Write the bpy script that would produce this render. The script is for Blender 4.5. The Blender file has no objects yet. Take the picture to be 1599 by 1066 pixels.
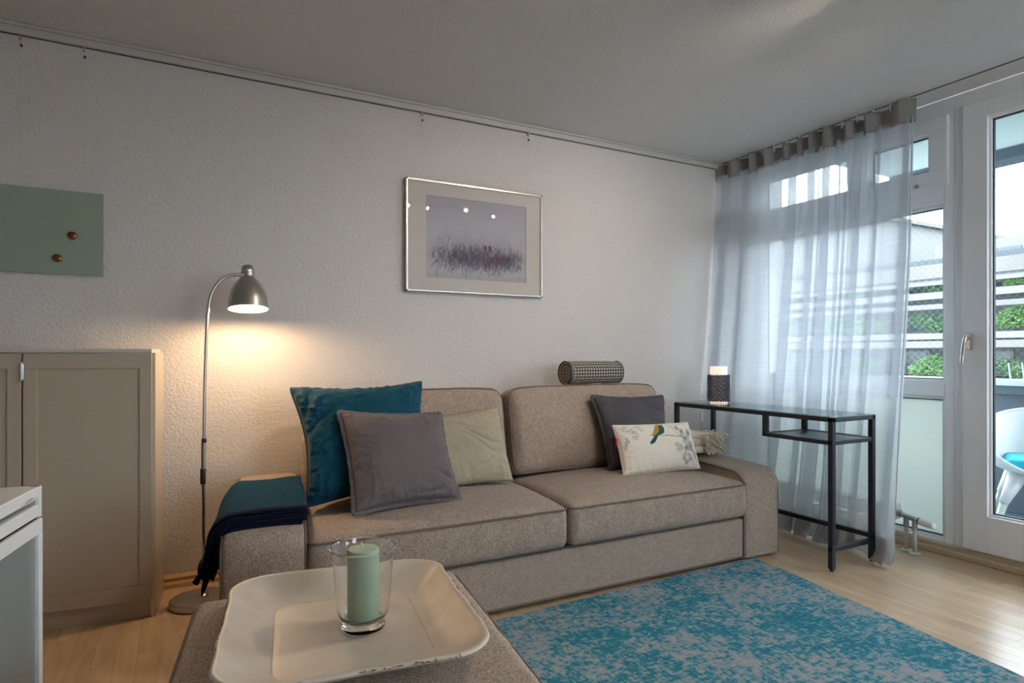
import bpy, bmesh, math, random
import numpy as np
from mathutils import Vector, Matrix, noise
random.seed(7)
rng = np.random.default_rng(11)
S = bpy.context.scene
col = S.collection
R = math.radians
PI = math.pi

# ------------------------------------------------------------------ camera, world, exposure
cam_d = bpy.data.cameras.new('camera')
cam = bpy.data.objects.new('camera', cam_d)
col.objects.link(cam)
cam.location = (0, 0, 1.08)
cam.rotation_euler = (R(90), 0, R(-27.91))
cam_d.sensor_width = 36
cam_d.lens = 964.3 / 1599 * 36
cam_d.shift_y = 20.5 / 1599
cam_d.clip_start = 0.02
S.camera = cam
S.view_settings.view_transform = 'Standard'
S.view_settings.look = 'None'
S.view_settings.gamma = 1
S.view_settings.use_curve_mapping = False
S.view_settings.exposure = 0.42
S.cycles.use_denoising = True
S.cycles.max_bounces = 10
S.cycles.diffuse_bounces = 6
S.cycles.transparent_max_bounces = 24
S.cycles.caustics_reflective = False
S.cycles.caustics_refractive = True
S.cycles.sample_clamp_indirect = 6

W = bpy.data.worlds.new('overcast_sky')
S.world = W
W.use_nodes = True
nt = W.node_tree
nt.nodes.clear()
wo = nt.nodes.new('ShaderNodeOutputWorld')
wb = nt.nodes.new('ShaderNodeBackground')
wg = nt.nodes.new('ShaderNodeTexGradient')
wm = nt.nodes.new('ShaderNodeMapping')
wc = nt.nodes.new('ShaderNodeTexCoord')
wr = nt.nodes.new('ShaderNodeValToRGB')
wm.inputs['Rotation'].default_value = (0, R(90), 0)
nt.links.new(wc.outputs['Generated'], wm.inputs['Vector'])
nt.links.new(wm.outputs[0], wg.inputs[0])
nt.links.new(wg.outputs[0], wr.inputs[0])
wr.color_ramp.elements[0].color = (0.86, 0.915, 1.0, 1)
wr.color_ramp.elements[1].color = (0.82, 0.885, 1.0, 1)
nt.links.new(wr.outputs[0], wb.inputs[0])
wb.inputs[1].default_value = 8.5
nt.links.new(wb.outputs[0], wo.inputs[0])


# ------------------------------------------------------------------ colour and material helpers
def lin(r, g, b):
    def f(c):
        c /= 255
        return c / 12.92 if c <= 0.04045 else ((c + 0.055) / 1.055) ** 2.4
    return (f(r), f(g), f(b), 1)


def new_mat(name):
    m = bpy.data.materials.new(name)
    m.use_nodes = True
    m.node_tree.nodes.clear()
    return m, m.node_tree


def nd(t, kind, **kw):
    n = t.nodes.new('ShaderNode' + kind)
    for k, v in kw.items():
        if k in n.inputs.keys():
            n.inputs[k].default_value = v
        else:
            setattr(n, k, v)
    return n


def mat(name, color, rough=0.6, color2=None, nscale=8, nstretch=(1, 1, 1), bump=0, bscale=200, bdist=0.002,
        metal=0, spec=0.5, sheen=0, coat=0, vary=0, attr=None, weave=0, wscale=700):
    m, t = new_mat(name)
    L = t.links.new
    out = nd(t, 'OutputMaterial')
    p = nd(t, 'BsdfPrincipled', Roughness=rough, Metallic=metal)
    p.inputs['Specular IOR Level'].default_value = spec
    p.inputs['Sheen Weight'].default_value = sheen
    p.inputs['Coat Weight'].default_value = coat
    L(p.outputs[0], out.inputs[0])
    tc = nd(t, 'TexCoord')
    mp = nd(t, 'Mapping')
    mp.inputs['Scale'].default_value = nstretch
    L(tc.outputs['Object'], mp.inputs[0])
    csock = None
    if attr:
        a = nd(t, 'Attribute', attribute_name=attr)
        csock = a.outputs['Color']
    elif color2:
        n = nd(t, 'TexNoise', Scale=nscale, Detail=6.0, Roughness=0.6)
        L(mp.outputs[0], n.inputs['Vector'])
        r = nd(t, 'ValToRGB')
        r.color_ramp.elements[0].position = 0.35
        r.color_ramp.elements[1].position = 0.65
        r.color_ramp.elements[0].color = color
        r.color_ramp.elements[1].color = color2
        L(n.outputs['Fac'], r.inputs[0])
        csock = r.outputs[0]
    if weave:
        # fine cross weave: light and dark threads
        vn = nd(t, 'TexNoise', Scale=wscale, Detail=2.0, Roughness=0.7)
        L(tc.outputs['Object'], vn.inputs['Vector'])
        mr = nd(t, 'MapRange')
        mr.inputs['From Min'].default_value = 0.3
        mr.inputs['From Max'].default_value = 0.7
        mr.inputs['To Min'].default_value = 1 - weave
        mr.inputs['To Max'].default_value = 1 + weave
        L(vn.outputs['Fac'], mr.inputs[0])
        mm = nd(t, 'VectorMath', operation='SCALE')
        if csock is None:
            mm.inputs[0].default_value = color[:3]
        else:
            L(csock, mm.inputs[0])
        L(mr.outputs[0], mm.inputs['Scale'])
        csock = mm.outputs[0]
    if vary:
        oi = nd(t, 'ObjectInfo')
        hs = nd(t, 'HueSaturation')
        mr2 = nd(t, 'MapRange')
        mr2.inputs['To Min'].default_value = 1 - vary
        mr2.inputs['To Max'].default_value = 1 + vary
        L(oi.outputs['Random'], mr2.inputs[0])
        L(mr2.outputs[0], hs.inputs['Value'])
        if csock is None:
            hs.inputs['Color'].default_value = color
        else:
            L(csock, hs.inputs['Color'])
        csock = hs.outputs[0]
    if csock is None:
        p.inputs['Base Color'].default_value = color
    else:
        L(csock, p.inputs['Base Color'])
    if bump:
        bn = nd(t, 'TexNoise', Scale=bscale, Detail=3.0, Roughness=0.6)
        L(mp.outputs[0], bn.inputs['Vector'])
        b = nd(t, 'Bump', Strength=bump, Distance=bdist)
        L(bn.outputs['Fac'], b.inputs['Height'])
        L(b.outputs[0], p.inputs['Normal'])
    return m


def glass_sheet(name, tint=(1, 1, 1, 1), ior=1.45, rough=0.0, base=0.0):
    m, t = new_mat(name)
    L = t.links.new
    out = nd(t, 'OutputMaterial')
    tr = nd(t, 'BsdfTransparent', Color=tint)
    gl = nd(t, 'BsdfGlossy', Roughness=rough)
    fw_ = nd(t, 'LayerWeight', Blend=0.5)
    f0 = ((ior - 1) / (ior + 1)) ** 2
    pw = nd(t, 'Math', operation='POWER')
    pw.inputs[1].default_value = 5
    fr = nd(t, 'Math', operation='MULTIPLY_ADD')
    fr.inputs[1].default_value = 1 - f0 - base
    fr.inputs[2].default_value = f0 + base
    L(fw_.outputs['Facing'], pw.inputs[0])
    L(pw.outputs[0], fr.inputs[0])
    mx = nd(t, 'MixShader')
    L(fr.outputs[0], mx.inputs[0])
    L(tr.outputs[0], mx.inputs[1])
    L(gl.outputs[0], mx.inputs[2])
    L(mx.outputs[0], out.inputs[0])
    return m


def sheer(name, color, see=0.35, trans=0.6):
    m, t = new_mat(name)
    L = t.links.new
    out = nd(t, 'OutputMaterial')
    tc = nd(t, 'TexCoord')
    mp = nd(t, 'Mapping')
    mp.inputs['Scale'].default_value = (6, 6, 260)
    L(tc.outputs['Object'], mp.inputs[0])
    n = nd(t, 'TexNoise', Scale=1.0, Detail=3.0)
    L(mp.outputs[0], n.inputs['Vector'])
    mr = nd(t, 'MapRange')
    mr.inputs['From Min'].default_value = 0.3
    mr.inputs['From Max'].default_value = 0.7
    mr.inputs['To Min'].default_value = 1 - see - 0.05
    mr.inputs['To Max'].default_value = 1 - see + 0.05
    L(n.outputs['Fac'], mr.inputs[0])
    tr = nd(t, 'BsdfTransparent')
    df = nd(t, 'BsdfDiffuse', Color=color)
    tl = nd(t, 'BsdfTranslucent', Color=color)
    m1 = nd(t, 'MixShader')
    m1.inputs[0].default_value = trans
    L(df.outputs[0], m1.inputs[1])
    L(tl.outputs[0], m1.inputs[2])
    m2 = nd(t, 'MixShader')
    L(mr.outputs[0], m2.inputs[0])
    L(tr.outputs[0], m2.inputs[1])
    L(m1.outputs[0], m2.inputs[2])
    L(m2.outputs[0], out.inputs[0])
    return m


def emit(name, color, strength):
    m, t = new_mat(name)
    out = nd(t, 'OutputMaterial')
    e = nd(t, 'Emission', Color=color, Strength=strength)
    t.links.new(e.outputs[0], out.inputs[0])
    return m


M = {}
M['wall'] = mat('rough_plaster', (0.68, 0.65, 0.635, 1), 0.9, bump=0.8, bscale=100, bdist=0.008, spec=0.2)
M['ceiling'] = mat('ceiling_plaster', (0.70, 0.685, 0.68, 1), 0.9, bump=0.8, bscale=95, bdist=0.008, spec=0.2)
M['white'] = mat('white_lacquer', (0.85, 0.86, 0.87, 1), 0.35)
M['rail_white'] = mat('rail_white', (0.56, 0.55, 0.53, 1), 0.5)
M['pvc'] = mat('window_paint', (0.86, 0.87, 0.89, 1), 0.45, bump=0.1, bscale=30)
M['seal'] = mat('rubber_seal', (0.03, 0.035, 0.04, 1), 0.6)
M['cream'] = mat('cream_cabinet', lin(184, 170, 153), 0.42)
M['cream_side'] = mat('cream_cabinet_side', lin(200, 186, 165), 0.28)
M['maple'] = mat('maple_wood', lin(206, 168, 122), 0.5, lin(190, 150, 104), nscale=5, nstretch=(1, 12, 12))
M['maple_y'] = mat('maple_wood_side', lin(200, 185, 160), 0.5, lin(186, 168, 140), nscale=5, nstretch=(12, 1, 12))
M['sofa'] = mat('greige_weave', lin(168, 151, 138), 0.95, lin(158, 142, 130), nscale=30, bump=0.8, bscale=230, bdist=0.003, weave=0.5, wscale=210, spec=0.1, sheen=0.15)
M['piping'] = mat('shaded_greige_piping', lin(118, 108, 98), 0.95, weave=0.15, spec=0.1)  # darker than the fabric: the seams' shadow line is put into the colour
M['ottoman'] = mat('ottoman_weave', lin(182, 167, 153), 0.95, lin(172, 157, 144), nscale=40, bump=0.8, bscale=230, bdist=0.003, weave=0.5, wscale=210, spec=0.1)
M['teal'] = mat('teal_velvet', (0.0, 0.050, 0.112, 1), 0.75, (0.0, 0.072, 0.100, 1), nscale=5, sheen=0.12, spec=0.2, bump=0.5, bscale=20, bdist=0.02)
M['grey'] = mat('warm_grey_cotton', lin(110, 102, 104), 0.8, lin(104, 97, 99), nscale=6, spec=0.2, bump=0.42, bscale=15, bdist=0.02, sheen=0.1)
M['dgrey'] = mat('charcoal_cotton', lin(84, 82, 86), 0.85, lin(77, 75, 79), nscale=6, spec=0.2, bump=0.42, bscale=15, bdist=0.02)
M['beige'] = mat('beige_linen', lin(172, 163, 143), 0.9, lin(164, 155, 136), nscale=10, spec=0.1, weave=0.08, bump=0.35, bscale=14, bdist=0.02)
M['print'] = mat('printed_cotton', (1, 1, 1, 1), 0.85, attr='Col', spec=0.15, bump=0.2, bscale=16, bdist=0.015)
M['pink'] = mat('pink_label', lin(215, 30, 80), 0.6)
M['throw_teal'] = mat('teal_wool', (0.005, 0.036, 0.078, 1), 0.95, (0.007, 0.050, 0.090, 1), nscale=60, spec=0.1, sheen=0.0, weave=0.2, wscale=300)
M['navy'] = mat('navy_wool', (0.006, 0.007, 0.020, 1), 0.95, (0.009, 0.010, 0.030, 1), nscale=40, spec=0.1)
M['cream_wool'] = mat('cream_wool', lin(222, 214, 198), 0.95, lin(208, 198, 180), nscale=50, spec=0.1, bump=0.4, bscale=120, bdist=0.004)
M['steel'] = mat('brushed_steel', (0.55, 0.53, 0.50, 1), 0.32, metal=1, bump=0.05, bscale=60)
M['nickel'] = mat('satin_nickel', (0.6, 0.58, 0.55, 1), 0.25, metal=1)
M['shade_in'] = mat('white_shade_inside', (0.85, 0.82, 0.76, 1), 0.5)
M['black'] = mat('black_plastic', (0.012, 0.012, 0.013, 1), 0.4)
M['desk_metal'] = mat('black_powder_metal', (0.008, 0.012, 0.022, 1), 0.42)
M['shelf'] = mat('black_shelf', (0.02, 0.024, 0.038, 1), 0.38)
M['chrome'] = mat('chrome', (0.7, 0.7, 0.7, 1), 0.15, metal=1)
M['silver'] = mat('silver_frame', (0.72, 0.70, 0.67, 1), 0.25, metal=1)
M['mount'] = mat('passepartout', lin(206, 199, 194), 0.8)
M['art'] = mat('drawn_art', (1, 1, 1, 1), 0.8, attr='Col', spec=0.1)
M['board'] = mat('mint_glass_board', lin(150, 166, 150), 0.16, coat=0.3)
M['board_edge'] = mat('glass_edge', lin(108, 120, 118), 0.2)
M['copper'] = mat('copper_magnet', lin(130, 75, 50), 0.3, metal=0.6)
M['tray'] = mat('aged_cream_enamel', lin(220, 210, 196), 0.42, lin(206, 193, 177), nscale=9, bump=0.12, bscale=40, bdist=0.003)
M['rust'] = mat('dark_worn_rim', lin(80, 58, 42), 0.8)
M['candle'] = mat('sage_wax', lin(182, 203, 178), 0.55, lin(174, 196, 171), nscale=25, nstretch=(1, 1, 6), bump=0.25, bscale=90, bdist=0.002)
M['wick'] = mat('wick', (0.7, 0.68, 0.62, 1), 0.9)
M['glass'] = glass_sheet('clear_glass', (1, 1, 1, 1))
def real_glass():
    m, t = new_mat('hurricane_glass')
    out = nd(t, 'OutputMaterial')
    g_ = nd(t, 'BsdfGlass', Color=(0.985, 0.992, 0.99, 1), Roughness=0.0, IOR=1.45)
    t.links.new(g_.outputs[0], out.inputs[0])
    return m


M['vase_glass'] = real_glass()
M['pane'] = glass_sheet('window_pane', (0.93, 0.97, 0.97, 1), ior=1.3)
M['desk_glass'] = glass_sheet('desk_glass', (0.86, 0.93, 0.92, 1), ior=1.5, base=0.05)
M['knit'] = mat('grey_knit', lin(124, 124, 142), 0.95, lin(110, 110, 128), nscale=60, spec=0.1)
M['pipe'] = mat('painted_pipe', lin(200, 200, 198), 0.4)
M['brass'] = mat('galvanised', (0.42, 0.43, 0.43, 1), 0.4, metal=0.8)
M['sheer'] = sheer('grey_voile', (0.73, 0.77, 0.82, 1), see=0.36, trans=0.60)
M['header'] = mat('curtain_header', lin(150, 147, 144), 0.9, spec=0.1)
M['hem'] = sheer('voile_hem', (0.62, 0.62, 0.63, 1), see=0.25, trans=0.5)
M['balcony_grey'] = mat('balcony_panel', lin(62, 76, 86), 0.6)
M['balcony_floor'] = mat('balcony_floor', lin(60, 78, 86), 0.6, lin(66, 84, 90), nscale=8)
M['balcony_white'] = mat('balcony_soffit', lin(170, 186, 184), 0.8)
M['concrete'] = mat('pale_concrete', (0.125, 0.118, 0.112, 1), 0.9, (0.105, 0.10, 0.096, 1), nscale=0.6)
M['concrete_w'] = mat('white_render', (0.15, 0.15, 0.15, 1), 0.9)
M['far_glass'] = mat('far_window', (0.05, 0.07, 0.085, 1), 0.3)
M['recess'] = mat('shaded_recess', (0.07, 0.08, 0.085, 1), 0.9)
M['leaf'] = mat('hedge_leaf', (0.045, 0.12, 0.03, 1), 0.8, (0.11, 0.20, 0.05, 1), nscale=3)
M['leaf_dark'] = mat('hedge_leaf_dark', (0.03, 0.08, 0.045, 1), 0.8, (0.07, 0.13, 0.05, 1), nscale=3)
M['net'] = mat('bird_net', (0.35, 0.55, 0.53, 1), 0.7)
M['chair_white'] = mat('white_shell', (0.60, 0.63, 0.64, 1), 0.35)
M['chair_leg'] = mat('pale_leg', lin(175, 185, 175), 0.5)
M['turq'] = mat('turquoise_cushion', (0.0, 0.25, 0.32, 1), 0.8, (0.0, 0.36, 0.42, 1), nscale=6, nstretch=(1, 1, 8))
M['asphalt'] = mat('street_ground', (0.16, 0.16, 0.16, 1), 0.9)
M['foil'] = sheer('frosted_glass_foil', (0.45, 0.50, 0.46, 1), see=0.10, trans=0.75)


def frosted_cab():
    return mat('frosted_cabinet_glass', lin(140, 146, 146), 0.22)


M['frost'] = frosted_cab()


def plank_mat():
    m = mat('maple_laminate', (0.58, 0.42, 0.275, 1), 0.27, (0.49, 0.34, 0.21, 1), nscale=3.2, nstretch=(9, 1, 1), vary=0.09, spec=0.5)
    # own offset for every plank so the grain differs
    t = m.node_tree
    oi = [n for n in t.nodes if n.type == 'OBJECT_INFO'][0]
    mp = [n for n in t.nodes if n.type == 'MAPPING'][0]
    mu = nd(t, 'Math', operation='MULTIPLY')
    mu.inputs[1].default_value = 60
    t.links.new(oi.outputs['Random'], mu.inputs[0])
    t.links.new(mu.outputs[0], mp.inputs['Location'])
    return m


M['plank'] = plank_mat()


def gingham():
    m, t = new_mat('gingham_cotton')
    L = t.links.new
    out = nd(t, 'OutputMaterial')
    p = nd(t, 'BsdfPrincipled', Roughness=0.9)
    uv = nd(t, 'UVMap')
    sp = nd(t, 'SeparateXYZ')
    L(uv.outputs[0], sp.inputs[0])
    res = []
    for k in ('X', 'Y'):
        mu = nd(t, 'Math', operation='MULTIPLY')
        mu.inputs[1].default_value = 1 / 0.0185
        L(sp.outputs[k], mu.inputs[0])
        fr = nd(t, 'Math', operation='FRACT')
        L(mu.outputs[0], fr.inputs[0])
        gt = nd(t, 'Math', operation='GREATER_THAN')
        gt.inputs[1].default_value = 0.5
        L(fr.outputs[0], gt.inputs[0])
        res.append(gt)
    ad = nd(t, 'Math', operation='ADD')
    L(res[0].outputs[0], ad.inputs[0])
    L(res[1].outputs[0], ad.inputs[1])
    dv = nd(t, 'Math', operation='DIVIDE')
    dv.inputs[1].default_value = 2
    L(ad.outputs[0], dv.inputs[0])
    r = nd(t, 'ValToRGB')
    r.color_ramp.interpolation = 'CONSTANT'
    r.color_ramp.elements[0].color = lin(196, 190, 176)
    e = r.color_ramp.elements.new(0.4)
    e.color = lin(106, 102, 96)
    r.color_ramp.elements[-1].position = 0.8
    r.color_ramp.elements[-1].color = lin(40, 38, 36)
    L(dv.outputs[0], r.inputs[0])
    L(r.outputs[0], p.inputs['Base Color'])
    L(p.outputs[0], out.inputs[0])
    return m


M['gingham'] = gingham()


def rug_mat():
    m, t = new_mat('distressed_teal_rug')
    L = t.links.new
    out = nd(t, 'OutputMaterial')
    p = nd(t, 'BsdfPrincipled', Roughness=0.95)
    p.inputs['Specular IOR Level'].default_value = 0.1
    tc = nd(t, 'TexCoord')
    def n_(scale, stretch, detail=8.0, rough=0.68):
        mp = nd(t, 'Mapping')
        mp.inputs['Scale'].default_value = stretch
        L(tc.outputs['Object'], mp.inputs[0])
        n = nd(t, 'TexNoise', Scale=scale, Detail=detail, Roughness=rough)
        L(mp.outputs[0], n.inputs['Vector'])
        return n.outputs['Fac']
    big = n_(2.1, (1, 1, 1), 12.0, 0.80)
    fine = n_(26, (1, 2.6, 1), 5.0, 0.7)
    fine2 = n_(30, (2.8, 1, 1), 5.0, 0.7)
    a = nd(t, 'Math', operation='ADD')
    L(fine, a.inputs[0])
    L(fine2, a.inputs[1])
    b = nd(t, 'Math', operation='MULTIPLY_ADD')
    b.inputs[1].default_value = 0.55
    L(a.outputs[0], b.inputs[0])
    L(big, b.inputs[2])
    r = nd(t, 'ValToRGB')
    els = r.color_ramp.elements
    els[0].position = 1.0 - 0.02
    els[0].position = 0.98
    # normalise to 0..1 first
    mr = nd(t, 'MapRange')
    mr.inputs['From Min'].default_value = 0.80
    mr.inputs['From Max'].default_value = 1.30
    L(b.outputs[0], mr.inputs[0])
    els[0].position = 0.0
    els[0].color = (0.018, 0.155, 0.225, 1)
    els[1].position = 1.0
    els[1].color = (0.40, 0.39, 0.40, 1)
    for pos, c in ((0.36, (0.028, 0.20, 0.28, 1)), (0.46, (0.055, 0.245, 0.32, 1)), (0.51, (0.16, 0.31, 0.36, 1)), (0.60, (0.30, 0.335, 0.36, 1))):
        e = els.new(pos)
        e.color = c
    L(mr.outputs[0], r.inputs[0])
    L(r.outputs[0], p.inputs['Base Color'])
    bn = nd(t, 'TexNoise', Scale=300.0)
    L(tc.outputs['Object'], bn.inputs['Vector'])
    bu = nd(t, 'Bump', Strength=0.4, Distance=0.003)
    L(bn.outputs['Fac'], bu.inputs['Height'])
    L(bu.outputs[0], p.inputs['Normal'])
    L(p.outputs[0], out.inputs[0])
    return m


M['rug'] = rug_mat()


def lamp_wax():
    m, t = new_mat('lit_frosted_cylinder')
    L = t.links.new
    out = nd(t, 'OutputMaterial')
    p = nd(t, 'BsdfPrincipled', Roughness=0.5)
    p.inputs['Base Color'].default_value = (0.85, 0.8, 0.76, 1)
    p.inputs['Emission Color'].default_value = (1.0, 0.74, 0.58, 1)
    p.inputs['Emission Strength'].default_value = 0.62
    L(p.outputs[0], out.inputs[0])
    return m


M['lit'] = lamp_wax()
M['bulb'] = emit('warm_bulb', (1.0, 0.80, 0.52, 1), 18)
M['spot_dim'] = emit('spot_lens_oblique', (1.0, 0.72, 0.45, 1), .6)
M['spot_on'] = emit('spot_lens', (1.0, 0.72, 0.45, 1), 5)

# ------------------------------------------------------------------ object helpers
WM = {}


def root(name, loc, rz=0.0, label=None, cat=None, group=None, kind=None):
    o = bpy.data.objects.new(name, None)
    o.empty_display_size = 0.05
    col.objects.link(o)
    o.location = loc
    o.rotation_euler = (0, 0, rz)
    WM[o.name] = Matrix.Translation(loc) @ Matrix.Rotation(rz, 4, 'Z')
    tag(o, label, cat, group, kind)
    return o


def tag(o, label=None, cat=None, group=None, kind=None):
    if label: o['label'] = label
    if cat: o['category'] = cat
    if group: o['group'] = group
    if kind: o['kind'] = kind
    return o


def link(name, verts, faces, m, parent=None, local=False, smooth=False, uv=None, colors=None, mats=None, fmat=None):
    """verts in world coordinates unless local; part origin = thing origin"""
    me = bpy.data.meshes.new(name)
    vs = [Vector(v) for v in verts]
    o = None
    if parent is not None:
        if not local:
            inv = WM[parent.name].inverted()
            vs = [inv @ v for v in vs]
        off = Vector((0, 0, 0))
    else:
        xs = [v.x for v in vs]; ys = [v.y for v in vs]; zs = [v.z for v in vs]
        off = Vector(((min(xs) + max(xs)) / 2, (min(ys) + max(ys)) / 2, min(zs)))
        vs = [v - off for v in vs]
    me.from_pydata([tuple(v) for v in vs], [], faces)
    me.update()
    if uv is not None:
        l = me.uv_layers.new(name='UVMap')
        for i, lp in enumerate(me.loops):
            l.data[i].uv = uv[lp.vertex_index]
    if colors is not None:
        a = me.color_attributes.new('Col', 'FLOAT_COLOR', 'POINT')
        a.data.foreach_set('color', np.asarray(colors, dtype=np.float32).ravel())
    me.materials.append(m)
    if mats:
        for mm in mats: me.materials.append(mm)
        me.polygons.foreach_set('material_index', fmat)
    if smooth:
        me.polygons.foreach_set('use_smooth', [True] * len(me.polygons))
    o = bpy.data.objects.new(name, me)
    col.objects.link(o)
    if parent is not None:
        o.parent = parent
        WM[o.name] = WM[parent.name]
    else:
        o.location = off
        WM[o.name] = Matrix.Translation(off)
    return o


class G:
    """collects geometry"""
    def __init__(s): s.v = []; s.f = []
    def add(s, v, f):
        n = len(s.v)
        s.v += [tuple(p) for p in v]
        s.f += [tuple(i + n for i in q) for q in f]
        return s
    def box(s, x0, x1, y0, y1, z0, z1, bev=0.0, seg=2):
        if bev <= 0:
            v = [(x, y, z) for z in (z0, z1) for y in (y0, y1) for x in (x0, x1)]
            return s.add(v, [(0, 2, 3, 1), (4, 5, 7, 6), (0, 1, 5, 4), (2, 6, 7, 3), (0, 4, 6, 2), (1, 3, 7, 5)])
        bm = bmesh.new()
        bmesh.ops.create_cube(bm, size=1)
        for w in bm.verts:
            w.co = Vector(((x0 + x1) / 2 + w.co.x * (x1 - x0), (y0 + y1) / 2 + w.co.y * (y1 - y0), (z0 + z1) / 2 + w.co.z * (z1 - z0)))
        bmesh.ops.bevel(bm, geom=bm.edges[:], offset=bev, segments=seg, profile=0.5, affect='EDGES')
        bm.verts.index_update()
        v = [tuple(w.co) for w in bm.verts]
        f = [tuple(w.index for w in fc.verts) for fc in bm.faces]
        bm.free()
        return s.add(v, f)
    def tube(s, pts, r, n=8, closed=False, caps=True):
        pts = [Vector(p) for p in pts]
        N = len(pts)
        rr = r if hasattr(r, '__len__') else [r] * N
        T = []
        for i in range(N):
            a = pts[(i - 1) % N] if (closed or i > 0) else pts[0]
            b = pts[(i + 1) % N] if (closed or i < N - 1) else pts[-1]
            d = b - a
            T.append(d.normalized() if d.length > 1e-9 else Vector((0, 0, 1)))
        up = Vector((0, 0, 1)) if abs(T[0].z) < 0.9 else Vector((1, 0, 0))
        u = T[0].cross(up).normalized()
        v = []
        for i in range(N):
            u = (u - T[i] * u.dot(T[i]))
            u = u.normalized() if u.length > 1e-6 else T[i].orthogonal().normalized()
            w = T[i].cross(u)
            for k in range(n):
                a = 2 * PI * k / n
                v.append(pts[i] + (u * math.cos(a) + w * math.sin(a)) * rr[i])
        f = []
        for i in range(N if closed else N - 1):
            j = (i + 1) % N
            for k in range(n):
                l = (k + 1) % n
                f.append((i * n + k, i * n + l, j * n + l, j * n + k))
        if caps and not closed:
            f.append(tuple(range(n))[::-1])
            f.append(tuple((N - 1) * n + k for k in range(n)))
        return s.add(v, f)
    def lathe(s, prof, c=(0, 0, 0), n=40, M4=None, cap0=True, cap1=True):
        v = []; f = []
        for (r, z) in prof:
            for k in range(n):
                a = 2 * PI * k / n
                p = Vector((r * math.cos(a), r * math.sin(a), z))
                if M4 is not None: p = M4 @ p
                v.append(p + Vector(c))
        for i in range(len(prof) - 1):
            for k in range(n):
                l = (k + 1) % n
                f.append((i * n + k, i * n + l, (i + 1) * n + l, (i + 1) * n + k))
        if cap0: f.append(tuple(range(n))[::-1])
        if cap1: f.append(tuple((len(prof) - 1) * n + k for k in range(n)))
        return s.add(v, f)
    def xf(s, fn):
        s.v = [tuple(fn(Vector(p))) for p in s.v]
        return s
    def make(s, name, m, parent=None, local=False, smooth=False, **k):
        return link(name, s.v, s.f, m, parent, local, smooth, **k)


def autosmooth(o, ang=40):
    me = o.data
    me.polygons.foreach_set('use_smooth', [True] * len(me.polygons))
    me.update()
    bm = bmesh.new(); bm.from_mesh(me)
    for e in bm.edges:
        if len(e.link_faces) == 2 and e.calc_face_angle(0) > R(ang):
            e.smooth = False
    bm.to_mesh(me); bm.free()
    return o


def fbm(p, s, o=3):
    return noise.fractal(Vector(p) * s, 1.0, 2.0, o)


def catmull(pts, n=8, closed=False):
    pts = [Vector(p) for p in pts]
    out = []
    N = len(pts)
    for i in range(N if closed else N - 1):
        p0 = pts[(i - 1) % N] if closed or i > 0 else pts[0]
        p1 = pts[i]; p2 = pts[(i + 1) % N]
        p3 = pts[(i + 2) % N] if closed or i + 2 < N else pts[-1]
        for k in range(n):
            t = k / n
            out.append(0.5 * ((2 * p1) + (p2 - p0) * t + (2 * p0 - 5 * p1 + 4 * p2 - p3) * t * t + (3 * p1 - p0 - 3 * p2 + p3) * t ** 3))
    if not closed: out.append(pts[-1])
    return out


def soft_box(x0, x1, y0, y1, z0, z1, r=0.05, n=26, crown=0.0, belly=0.0, amp=0.003, seed=0, fn=None):
    """upholstered block: subdivided box with rounded corners, crowned top, bulging front"""
    g = G()
    cx, cy, cz = (x0 + x1) / 2, (y0 + y1) / 2, (z0 + z1) / 2
    hx, hy, hz = (x1 - x0) / 2, (y1 - y0) / 2, (z1 - z0) / 2
    bm = bmesh.new()
    def ax(h, k):
        a = [-1, -1 + r * 0.4 / h, -1 + r * 0.9 / h]
        b = list(np.linspace(-1 + min(0.9, r * 1.3 / h), 1 - min(0.9, r * 1.3 / h), k))
        return a + b + [1 - r * 0.9 / h, 1 - r * 0.4 / h, 1]
    A = [ax(hx, max(4, int(n * min(1, hx / 0.5)))), ax(hy, max(4, int(n * min(1, hy / 0.5)))), ax(hz, max(3, int(n * min(1, hz / 0.5))))]
    idx = {}
    V = []
    def vid(p):
        k = tuple(round(q, 6) for q in p)
        if k not in idx:
            idx[k] = len(V); V.append(p)
        return idx[k]
    F = []
    for a in range(3):
        b, c = (a + 1) % 3, (a + 2) % 3
        for sgn in (-1, 1):
            for i in range(len(A[b]) - 1):
                for j in range(len(A[c]) - 1):
                    q = []
                    for (di, dj) in ((0, 0), (1, 0), (1, 1), (0, 1)):
                        p = [0, 0, 0]
                        p[a] = sgn; p[b] = A[b][i + di]; p[c] = A[c][j + dj]
                        q.append(vid(tuple(p)))
                    F.append(tuple(q) if sgn > 0 else tuple(q[::-1]))
    out = []
    h = (hx, hy, hz)
    for p in V:
        w = Vector([p[k] * h[k] for k in range(3)])
        inner = Vector([max(-h[k] + r, min(h[k] - r, w[k])) for k in range(3)])
        d = w - inner
        if d.length > 1e-9: w = inner + d.normalized() * r
        u, v, z = w.x / hx, w.y / hy, w.z / hz
        m = max(0, 1 - u * u) * max(0, 1 - v * v)
        if z > 0: w.z += crown * (m ** 0.5) * z
        w.y -= belly * (1 - z * z) * (1 if v < 0 else 0) * abs(v) ** 2 * (1 - 0.7 * u ** 8)
        q = w + Vector((cx, cy, cz))
        if amp:
            nn = fbm(q + Vector((seed * 7.1, 0, 0)), 7) * amp + fbm(q + Vector((seed * 3.1, 5, 0)), 26) * amp * 0.45
            q += (w.normalized() if w.length > 0 else Vector((0, 0, 1))) * nn
        if fn: q = fn(q)
        out.append(q)
    bm.free()
    g.add(out, F)
    return g


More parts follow.
